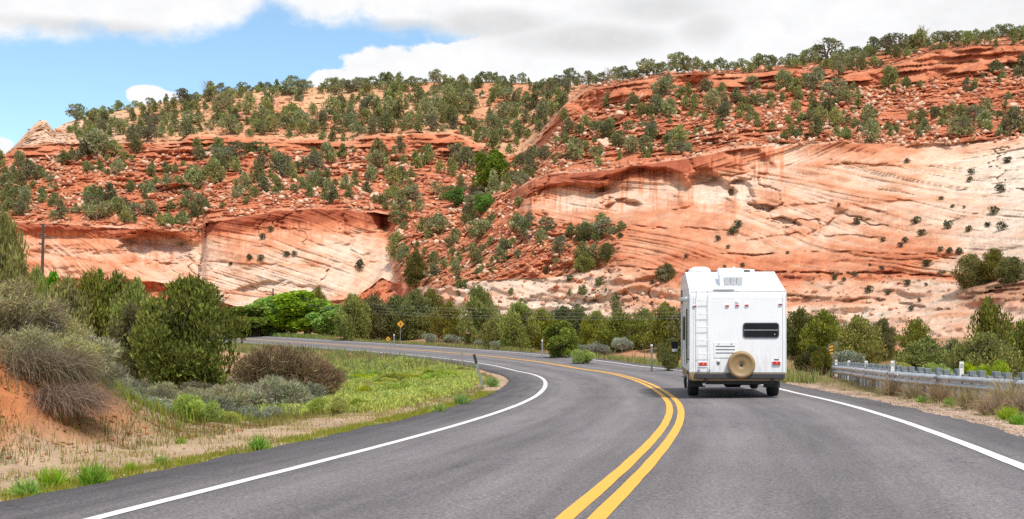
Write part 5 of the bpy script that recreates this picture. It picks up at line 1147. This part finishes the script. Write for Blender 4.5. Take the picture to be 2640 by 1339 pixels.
def build_signs():
    D = 126.; X = (1032 - CX) / F * D; z = ground_z(X, D); cz = CAMH + (HOR - 836) / F * D
    sign('side_road_sign', (X, D, z), (X + .05, D, cz + .3), cz, 10.4 / F * D, .05, 'yellow diamond side road sign on a thin post before dark junipers', 'side_road', -.12)
    D = 103.; X = (1011 - CX) / F * D; z = ground_z(X, D); cz = CAMH + (HOR - 874) / F * D
    sign('turn_sign', (X, D, z), (X - .28, D, cz + .15), cz, 6.9 / F * D, -.34, 'small yellow diamond left turn sign at the near edge of the far road', 'turn', -.1)
    def delin(u, vt, vb, D, mat, label, cap=None, top=None, w=.09, cl=.18):
        X = (u - CX) / F * D; z = CAMH + (HOR - vb) / F * D; gz = ground_z(X, D); z = min(z, gz) if vb else gz; zt = CAMH + (HOR - vt) / F * D
        e = empty('delineator_post', (X, D, gz)); dx = ((top - u) / F * D) if top else 0.; h = zt - gz
        rot = Matrix.Rotation(math.atan2(dx, h), 3, 'Y'); L = math.hypot(h, dx)
        bm = B(); bx(bm, (0, 0, L / 2 - .15), (w, .03, L + .3), .004); bmesh.ops.rotate(bm, cent=(0, 0, 0), matrix=rot, verts=bm.verts[:]); bm_obj('post', bm, mat, e)
        if cap:
            bm = B(); bx(bm, (0, -.004, L - cl), (w * 1.12, .05, cl * 2), .004); bmesh.ops.rotate(bm, cent=(0, 0, 0), matrix=rot, verts=bm.verts[:]); bm_obj('reflector', bm, cap, e)
        tag(e, label, 'post', 'delineator posts along the road'); return e
    delin(1245.7, 914, 989, 41, M['steelpost'], 'leaning grey post with black top at the tip of the bend', M['black'], top=1222, w=.085, cl=.16)
    delin(1191, 902, 938, 76, M['dead'], 'brown weathered post between the far road and the bend tip', w=.11)
    delin(1398, 876, 911, 82, M['steelpost'], 'thin steel delineator post on the far verge by the young tree', M['wpost'], w=.10, cl=.06)
    delin(1680, 888, 934, 58.5, M['steelpost'], 'thin steel delineator post left of the motorhome mirror', M['wpost'], w=.09, cl=.05)
    delin(643, 845, 866, 184, M['steelpost'], 'delineator post left of the cottonwoods on the far road', M['wpost'], w=.17, cl=.12)
    delin(1016, 862, 884, 122, M['steelpost'], 'delineator post between the two yellow signs', M['wpost'], w=.12, cl=.08)
    # black and yellow object marker
    D = 57.; X = (2142.7 - CX) / F * D; gz = ground_z(X, D); zt = CAMH + (HOR - 889) / F * D; e = empty('object_marker', (X, D, gz)); h = zt - gz
    bm = B(); bx(bm, (0, .02, h / 2 - .15), (.07, .03, h + .3), .004); bm_obj('post', bm, M['black'], e)
    bm = B(); bx(bm, (0, -.01, h - .30), (.17, .02, .62), .004); pl = bm_obj('panel', bm, M['yellow'], e)
    for k in range(4):
        bm = B(); zc = h - .52 + k * .16; prism(bm, [(-.085, zc - .03), (.085, zc + .03), (.085, zc + .09), (-.085, zc + .03)], -.026, -.021, axis=1); bm_obj('stripe', bm, M['ink'], pl)
    tag(e, 'black and yellow striped marker post at the far guardrail end', 'post')
    # utility pole at the left
    D = 100.; X = (108 - CX) / F * D; gz = ground_z(X, D); zt = CAMH + (HOR - 577) / F * D; h = zt - gz; e = empty('utility_pole', (X, D, gz))
    bm = B(); tube(bm, [(-.05, 0, -.5), (0, 0, h * .5), (.13, 0, h)], [.17, .14, .10], 10); bm_obj('pole', bm, M['pole'], e)
    for zz, dx in ((h - .12, .08), (h - .95, .06), (h - 1.75, .03)):
        bm = B(); tube(bm, [(dx - .22, -.1, zz + .10), (dx, -.1, zz)], .07, 6); bm_obj('bracket', bm, M['ins'], e)
        bm = B(); tube(bm, [(dx, -.05, zz), (dx + .42, -.05, zz - .12)], .022, 5); arm = bm_obj('arm', bm, M['steelpost'], e)
        bm = B(); lathe(bm, [(.03, -.12), (.07, -.08), (.04, -.03), (.07, .02), (.04, .07), (.06, .1), (.02, .13)], 8, Matrix.Translation((dx + .42, -.05, zz - .12)) @ Matrix.Rotation(math.radians(98), 4, 'Y')); bm_obj('insulator', bm, M['ins'], arm)
    tag(e, 'dark wooden utility pole before the pale cliff at the left', 'utility pole')
    # far pole with a crossarm
    D = 188.; X = (704 - CX) / F * D; gz = ground_z(X, D); zt = CAMH + (HOR - 744) / F * D; h = zt - gz; e = empty('utility_pole', (X, D, gz))
    bm = B(); tube(bm, [(0, 0, -.5), (0, 0, h)], [.17, .11], 8); bm_obj('pole', bm, M['pole'], e)
    for zz, L in ((h - 1.0, 1.1), (h - 1.9, .8)):
        bm = B(); bx(bm, (0, -.14, zz), (2 * L, .1, .12)); arm = bm_obj('crossarm', bm, M['pole'], e)
        for x in (-L * .9, -L * .4, L * .4, L * .9):
            bm = B(); lathe(bm, [(.03, 0), (.06, .06), (.04, .1), (.05, .16), (.02, .2)], 7, Matrix.Translation((x, -.14, zz + .06))); bm_obj('insulator', bm, M['ins'], arm)
    tag(e, 'far utility pole with crossarms rising above the cottonwoods', 'utility pole')
    P0 = np.array([X, 188.]); P1 = np.array([15.5, 72.])
    for k, (za, v1) in enumerate(((756, 800), (762, 812), (770, 822), (776, 830))):
        z0 = CAMH + (HOR - za) / F * 188; z1 = CAMH + (HOR - v1) / F * 72 + .3; pts = []
        for f in np.linspace(0, 1, 25): q = P0 + (P1 - P0) * f; pts.append((q[0], q[1], z0 + (z1 - z0) * f - 2.2 * 4 * f * (1 - f) * .5))
        bm = B(); tube(bm, pts, .014, 4); o = bm_obj('power_cable', bm, M['wire'])
        tag(o, ['topmost pale power cable crossing before the dark junipers', 'second pale power cable from the top', 'third pale power cable from the top', 'lowest pale power cable crossing the far trees'][k], 'cable', 'power cables')
build_signs()

# ------------------------------------------------------------------ the motorhome (x right, y forward, z up; origin under the rear wall)
def build_rv():
    S = 340.8
    def x_(p): return (p - 660) / S
    def z_(p): return 1.605 + (662 - p) / S
    DR = 29.3; X0 = (1902 - CX) / F * DR; s, o = road_coords(np.array([X0]), np.array([DR])); gp = road_pt(s + 1.5, o)[0]
    root = empty('motorhome', (X0, DR, float(gp[2])), math.radians(-6.0)); tag(root, 'white motorhome with tan spare wheel cover driving away in the right lane', 'motorhome')
    HW = 1.165
    def add(name, bm, mat, par=root, smooth=False): return bm_obj(name, bm, M[mat], par, smooth)
    # shell with a roof that slopes up from the rear edge, over-cab bunk in front
    prof = [(0, z_(988)), (0, z_(330)), (.035, z_(308)), (.10, z_(300)), (2.55, 3.27), (2.75, 3.30), (5.9, 3.30), (6.35, 3.12), (6.5, 2.75), (6.42, 2.42), (6.0, 2.18), (5.35, 2.10), (5.35, z_(988))]
    bm = B(); prism(bm, prof, -HW, HW, .035); body = add('body', bm, 'shell')
    for sx in (-1, 1):
        bm = B(); tube(bm, [(sx * (HW - .075), -.001, z_(978)), (sx * (HW - .075), -.001, z_(332))], .005, 5); add('panel_seam', bm, 'grille')
    bm = B(); tube(bm, [(-HW + .03, -.001, z_(352)), (HW - .03, -.001, z_(352))], .004, 5); add('panel_seam', bm, 'trim')
    # lower tan skirt with the wheel arches cut as separate lengths
    sk = [(0.02, 1.02), (2.12, 5.3)]
    for y0, y1 in sk:
        for sx in (-1, 1):
            bm = B(); bx(bm, (sx * (HW - .035), (y0 + y1) / 2, (z_(985) + z_(1052)) / 2), (.06, y1 - y0, z_(985) - z_(1052)), .012); add('skirt', bm, 'tan')
    bm = B(); prism(bm, [(-HW, z_(985)), (HW, z_(985)), (HW, z_(1040)), (HW - .04, z_(1053)), (-HW + .06, z_(1053)), (-HW, z_(1010))], -.012, .05, axis=1); add('rear_skirt', bm, 'tan')
    bm = B(); bx(bm, (x_(672), -.075, z_(1012)), (745 / S, .13, 40 / S), .012); add('bumper', bm, 'bumper')
    for px_ in (392, 945):
        bm = B(); bx(bm, (x_(px_), -.05, z_(1048)), (.045, .06, .13), .006); add('bumper_bracket', bm, 'black')
    # corner and roof-edge trims
    for sx in (-1, 1):
        bm = B(); tube(bm, [(sx * (HW + .004), .012, z_(985)), (sx * (HW + .004), .012, z_(320)), (sx * (HW + .004), .12, z_(298)), (sx * (HW + .004), 2.6, 3.285), (sx * (HW + .004), 5.9, 3.31)], .014, 6); add('corner_trim', bm, 'whitep')
    bm = B(); tube(bm, [(-HW, .055, z_(302)), (HW, .055, z_(302))], .012, 6); add('roof_seam', bm, 'trim')
    bm = B(); bx(bm, (0, -.004, z_(981)), (2 * HW - .06, .012, .018)); add('lower_seam', bm, 'trim')
    # rear window
    bm = B(); prism(bm, rrect(x_(703), x_(1002), z_(692), z_(563), .075), -.022, .02, axis=1); w = add('rear_window', bm, 'slot')
    for a, b_ in ((690 - 9, 629), (621, 563 + 9)):
        bm = B(); prism(bm, rrect(x_(713), x_(992), z_(a), z_(b_), .045), -.027, -.023, axis=1); add('pane', bm, 'glass', w)
    bm = B(); bx(bm, (x_(852), -.026, z_(625)), (280 / S, .008, .018)); add('crossbar', bm, 'grille', w)
    bm = B(); lathe(bm, [(.012, 0), (.012, .01), (.004, .014)], 10, Matrix.Translation((x_(965), -.027, z_(661))) @ Matrix.Rotation(math.radians(90), 4, 'X')); add('latch', bm, 'whitep', w)
    # spare wheel under a dished cover
    Mx = Matrix.Translation((x_(685) , -.03, z_(917))) @ Matrix.Rotation(math.radians(90), 4, 'X'); r = .342
    bm = B(); lathe(bm, [(r * .9, 0), (r * .98, .03), (r, .09), (r * .985, .16), (r * .93, .205), (r * .84, .222), (r * .74, .212), (r * .70, .20), (r * .45, .186), (r * .14, .176), (r * .13, .17), (r * .06, .168)], 48, Mx); cv = add('spare_wheel_cover', bm, 'tan', smooth=True)
    bm = B(); lathe(bm, [(.040, .171), (.042, .18), (.030, .19), (.012, .182)], 20, Mx); add('cover_hub', bm, 'bumper', cv, True)
    # ladder
    bm_l = []
    lad = empty('ladder', (0, 0, 0)); lad.parent = root
    for px_ in (322, 420):
        bm = B(); tube(bm, [(x_(px_) + .01, -.01, z_(975)), (x_(px_) + .01, -.075, z_(960)), (x_(px_) + .008, -.08, z_(840)), (x_(px_), -.08, z_(330)), (x_(px_), -.02, z_(290)), (x_(px_), .25, z_(262)), (x_(px_), .30, z_(285))], .0105, 8); add('rail', bm, 'whitep', lad, True)
    for py in (375, 490, 600, 711, 828, 935):
        bm = B(); tube(bm, [(x_(320), -.08, z_(py)), (x_(422), -.08, z_(py))], .0095, 8); add('rung', bm, 'whitep', lad, True)
    for px_ in (338, 426):
        bm = B(); bx(bm, (x_(px_), -.03, z_(965)), (.02, .05, .055), .004); add('foot_bracket', bm, 'slot', lad)
    # vent door with slots
    bm = B(); prism(bm, rrect(x_(463), x_(656), z_(858), z_(728), .012, 2), -.014, .01, axis=1); v = add('vent_door', bm, 'whitep')
    for py in (762, 790, 818):
        bm = B(); bx(bm, (x_(556), -.016, z_(py)), (158 / S, .008, .019)); add('slot', bm, 'slot', v)
    for px_ in (502, 609):
        bm = B(); lathe(bm, [(.013, 0), (.013, .01), (.004, .014)], 8, Matrix.Translation((x_(px_), -.014, z_(742))) @ Matrix.Rotation(math.radians(90), 4, 'X')); add('catch', bm, 'slot', v)
    # lamps
    for (px_, py) in ((300, 424), (572, 420), (655, 418), (735, 416), (1012, 409)):
        bm = B(); bx(bm, (x_(px_), -.012, z_(py)), (.10, .03, .05), .01); b0 = add('marker_lamp', bm, 'whitep'); bm = B(); bx(bm, (x_(px_), -.028, z_(py)), (.088, .022, .038), .009); add('lens', bm, 'red', b0)
    for (px_, py) in ((370, 911), (980, 902)):
        bm = B(); bx(bm, (x_(px_), -.012, z_(py)), (.215, .03, .105), .012); b0 = add('tail_lamp', bm, 'whitep'); bm = B(); bx(bm, (x_(px_), -.032, z_(py)), (.19, .028, .083), .012); add('lens', bm, 'red', b0)
        bm = B(); bx(bm, (x_(px_) + .012, -.046, z_(py) + .006), (.035, .006, .045), .002); add('bulb_window', bm, 'amber', b0)
    bm = B(); bx(bm, (x_(655), -.02, z_(386)), (.075, .05, .075), .02); add('porch_lamp', bm, 'whitep')
    bm = B(); lathe(bm, [(.042, 0), (.042, .02), (.02, .035)], 16, Matrix.Translation((x_(497), 0, z_(885))) @ Matrix.Rotation(math.radians(90), 4, 'X')); add('filler_cap', bm, 'whitep', smooth=True)
    bm = B(); bx(bm, (x_(498), -.008, z_(907)), (.07, .02, .045), .005); add('socket', bm, 'slot')
    # small dark lettering plate above the right tail lamp: a row of blurred characters
    bm = B(); bx(bm, (x_(981), -.004, z_(875)), (.118, .006, .034), .002); nm = add('name_badge', bm, 'slot')
    for k in range(5):
        bm = B(); bx(bm, (x_(981) - .046 + k * .023, -.008, z_(875)), (.012, .004, .020)); add('letter', bm, 'red' if k in (2, 3) else 'black', nm)
    # roof furniture
    def roofz(y): return np.interp(y, [0, .1, 2.55, 2.75, 6], [z_(305), z_(300), 3.27, 3.30, 3.30])
    yA = .72; bm = B(); prism(bm, [(yA, roofz(yA) - .03), (yA + .02, roofz(yA) + .27), (yA + .10, roofz(yA) + .30), (yA + .85, 3.34), (yA + .95, 3.2), (yA + .95, roofz(yA + .95) - .05)], x_(530) + .0, x_(742), .02); ac = add('air_conditioner', bm, 'whitep')
    xa, xb = x_(562), x_(722)
    for k in range(3):
        a = xa + (xb - xa) * k / 3 + .008; b_ = xa + (xb - xa) * (k + 1) / 3 - .008
        bm = B(); bx(bm, ((a + b_) / 2, yA - .004, roofz(yA) + .14), (b_ - a, .02, .2), .004); gr = add('grille', bm, 'grille', ac)
        for q in range(7):
            bm = B(); bx(bm, ((a + b_) / 2, yA - .018, roofz(yA) + .06 + q * .027), (b_ - a - .01, .012, .010)); add('slat', bm, 'whitep', gr)
    bm = B(); prism(bm, [(x_(430), z_(302)), (x_(442), z_(276)), (x_(475), z_(270)), (x_(610), z_(270)), (x_(645), z_(276)), (x_(684), z_(300))], .06, .42, axis=1); fv = add('refrigerator_vent', bm, 'whitep')
    bm = B(); bx(bm, (x_(545), .05, z_(286)), (.5, .02, .028), .004); add('vent_slit', bm, 'grille', fv)
    bm = B(); lathe(bm, [(.30, 0), (.30, .05), (.27, .11), (.16, .15), (.03, .16)], 24, Matrix.Translation((-.78, 2.95, 3.29)) @ Matrix.Diagonal((1, 1, 1, 1))); add('roof_dome', bm, 'whitep', smooth=True)
    for (x, y, wx, wy, wz, mt) in ((-.12, 3.1, .34, .4, .09, 'whitep'), (.52, 3.0, .32, .36, .07, 'whitep'), (.47, 2.72, .16, .1, .04, 'bumper')):
        bm = B(); bx(bm, (x, y, 3.29 + wz / 2), (wx, wy, wz + .02), .015); add('roof_hatch', bm, mt)
    bm = B(); lathe(bm, [(.05, 0), (.05, .1), (.03, .12), (.03, .15)], 12, Matrix.Translation((.12, 2.7, 3.28))); add('roof_stack', bm, 'whitep')
    # left side: awning, windows, door, hatches
    bm = B(); tube(bm, [(-HW - .055, .25, 2.50), (-HW - .055, 4.9, 2.62)], .055, 12); aw = add('awning', bm, 'whitep', smooth=True)
    for y in (.3, 4.8):
        bm = B(); tube(bm, [(-HW - .03, y, 2.48), (-HW - .03, y, 1.0)], .022, 6); add('arm', bm, 'trim', aw)
    for sx in (-1, 1):
        for (y0, y1, z0, z1) in ((.5, 1.25, .95, 2.25), (1.6, 2.0, .85, 2.3), (3.0, 4.2, 1.45, 2.1), (5.0, 5.9, 2.4, 2.9)):
            if sx > 0 and y0 in (1.6,): continue
            bm = B(); prism(bm, rrect(y0, y1, z0, z1, .07), sx * HW - .02, sx * (HW + .018) + (.0 if sx > 0 else .0), axis=0); wn = add('side_window', bm, 'slot')
            bm = B(); x0 = sx * (HW + .020); prism(bm, rrect(y0 + .04, y1 - .04, z0 + .04, z1 - .04, .05), x0 - .003, x0 + .003, axis=0); add('pane', bm, 'glass', wn)
        for (y0, y1) in ((.3, .95), (2.3, 3.2), (3.5, 4.6)):
            bm = B(); prism(bm, rrect(y0, y1, .76, .76 + .0 + .42 if y0 > 1 else .92, .02, 2), sx * HW - .01, sx * (HW + .008), axis=0); hd = add('hatch', bm, 'whitep')
        bm = B(); bx(bm, (sx * (HW + .008), .1, z_(948)), (.012, .05, .03), .003); add('side_reflector', bm, 'red')
        bm = B(); bx(bm, (sx * (HW + .01), 5.2, 1.52), (.03, .09, .04), .008); add('side_marker', bm, 'amber')
    # cab
    cab = [(5.3, .5), (5.3, 2.15), (5.85, 2.12), (6.55, 1.42), (7.35, 1.25), (7.5, 1.05), (7.5, .5)]
    bm = B(); prism(bm, cab, -.98, .98, .05); cb = add('cab', bm, 'white')
    bm = B(); prism(bm, [(5.92, 2.07), (6.55, 1.44), (6.57, 1.47), (5.95, 2.10)], -.85, .85); add('windscreen', bm, 'glass', cb)
    for sx in (-1, 1):
        bm = B(); prism(bm, [(5.45, 1.45), (5.45, 1.98), (5.85, 1.98), (6.38, 1.45)], sx * .985 - .008, sx * .985 + .008); dw = add('door_window', bm, 'glass', cb)
        bm = B(); bx(bm, (sx * .99, 5.55, 1.25), (.03, .16, .035), .008); add('door_handle', bm, 'bumper', cb)
        bm = B(); bx(bm, (sx * .72, 7.5, .95), (.32, .05, .18), .02); add('headlight', bm, 'chrome', cb)
    bm = B(); bx(bm, (0, 7.54, .62), (1.9, .12, .24), .04); add('front_bumper', bm, 'chrome', cb)
    # mirrors on long arms
    for sx in (-1, 1):
        xm = sx * (HW + .20); ym = 5.75
        bm = B(); bx(bm, (xm, ym, 1.24), (.20, .09, .32), .03); mr = add('mirror', bm, 'black')
        bm = B(); bx(bm, (xm, ym - .048, 1.29), (.165, .006, .19), .002); add('glass', bm, 'glass', mr); bm = B(); bx(bm, (xm, ym - .048, 1.135), (.165, .006, .085), .002); add('glass', bm, 'chrome', mr)
        for zz in (1.29, 1.14):
            bm = B(); tube(bm, [(xm - sx * .05, ym, zz), (sx * .97, ym + .12, zz)], .018, 6); add('arm', bm, 'black', mr)
        if sx < 0:
            bm = B(); bx(bm, (xm - .105, ym + .01, 1.2), (.02, .04, .1), .006); add('turn_lamp', bm, 'amber', mr)
    # running gear
    bm = B(); bx(bm, (0, 2.8, .50), (1.75, 5.2, .16), .02); add('chassis', bm, 'black')
    bm = B(); bx(bm, (0, .45, .46), (1.72, .6, .2), .02); add('rear_valance', bm, 'black')
    def wheel(x, y, w, inner=False):
        Mw = Matrix.Translation((x, y, .36)) @ Matrix.Rotation(math.radians(90), 4, 'Y'); h = w / 2
        bm = B(); lathe(bm, [(.20, -h), (.32, -h), (.35, -h * .8), (.36, -h * .5), (.36, h * .5), (.35, h * .8), (.32, h), (.20, h)], 32, Mw); t_ = add('wheel', bm, 'tyre', smooth=True)
        e = -1 if x < 0 else 1; bm = B(); lathe(bm, [(.205, 0), (.20, .02), (.17, .01), (.10, -.03), (.06, .02), (.02, .03)], 24, Matrix.Translation((x + e * h, y, .36)) @ Matrix.Rotation(math.radians(90 * e), 4, 'Y')); add('rim', bm, 'trim', t_, True)
    for sx in (-1, 1):
        wheel(sx * (HW - .145), 1.57, .27); wheel(sx * (HW - .20), 5.9, .22)
        bm = B(); bx(bm, (sx * (HW - .22), 1.1, .40), (.42, .02, .3), .005); add('mud_flap', bm, 'black')
    bm = B(); tube(bm, [(-HW + .4, 1.57, .36), (-.25, 1.57, .38), (-.18, 1.57, .38), (.18, 1.57, .38), (.25, 1.57, .38), (HW - .4, 1.57, .36)], [.06, .06, .15, .15, .06, .06], 10); add('rear_axle', bm, 'black')
    bm = B(); lathe(bm, [(.035, 0), (.035, .3), (.028, .3), (.028, .02)], 12, Matrix.Translation((x_(380), .0, z_(1085) )) @ Matrix.Rotation(math.radians(-90), 4, 'X')); add('exhaust', bm, 'trim')
    bm = B(); bx(bm, (.28, 3.0, .36), (.6, 1.2, .22), .03); add('tank', bm, 'black')
    bm = B(); bx(bm, (-HW + .02, 5.1, .38), (.12, .7, .03), .006); add('step', bm, 'trim')
build_rv()

# ------------------------------------------------------------------ bare snags on the rims
def build_snags():
    names = ['bare dead snag on the left skyline above the streaked alcove', 'bare grey snag on the skyline left of the right rim', 'bare snag among the trees on the right skyline', 'dead grey tree on the talus left of the arched alcove', 'dead grey tree on the red slope above the motorhome']
    for k, (u, v, h) in enumerate([(520, 244, 42), (1525, 214, 42), (2330, 112, 48), (1330, 610, 34), (1880, 250, 36)]):
        p, i, j = hill_at(u * K, v * K); hm = h * K / F * p[1]; t = tree_trunk('snag', np.random.default_rng(600 + k), 1., .03, 16, M['dead'], .5, .12, 2)
        e = empty('dead_tree', (p[0], p[1], p[2] - .1), k, hm); mobj('trunk', t, e); tag(e, names[k], 'dead tree', 'bare dead trees on the hillside')
build_snags()
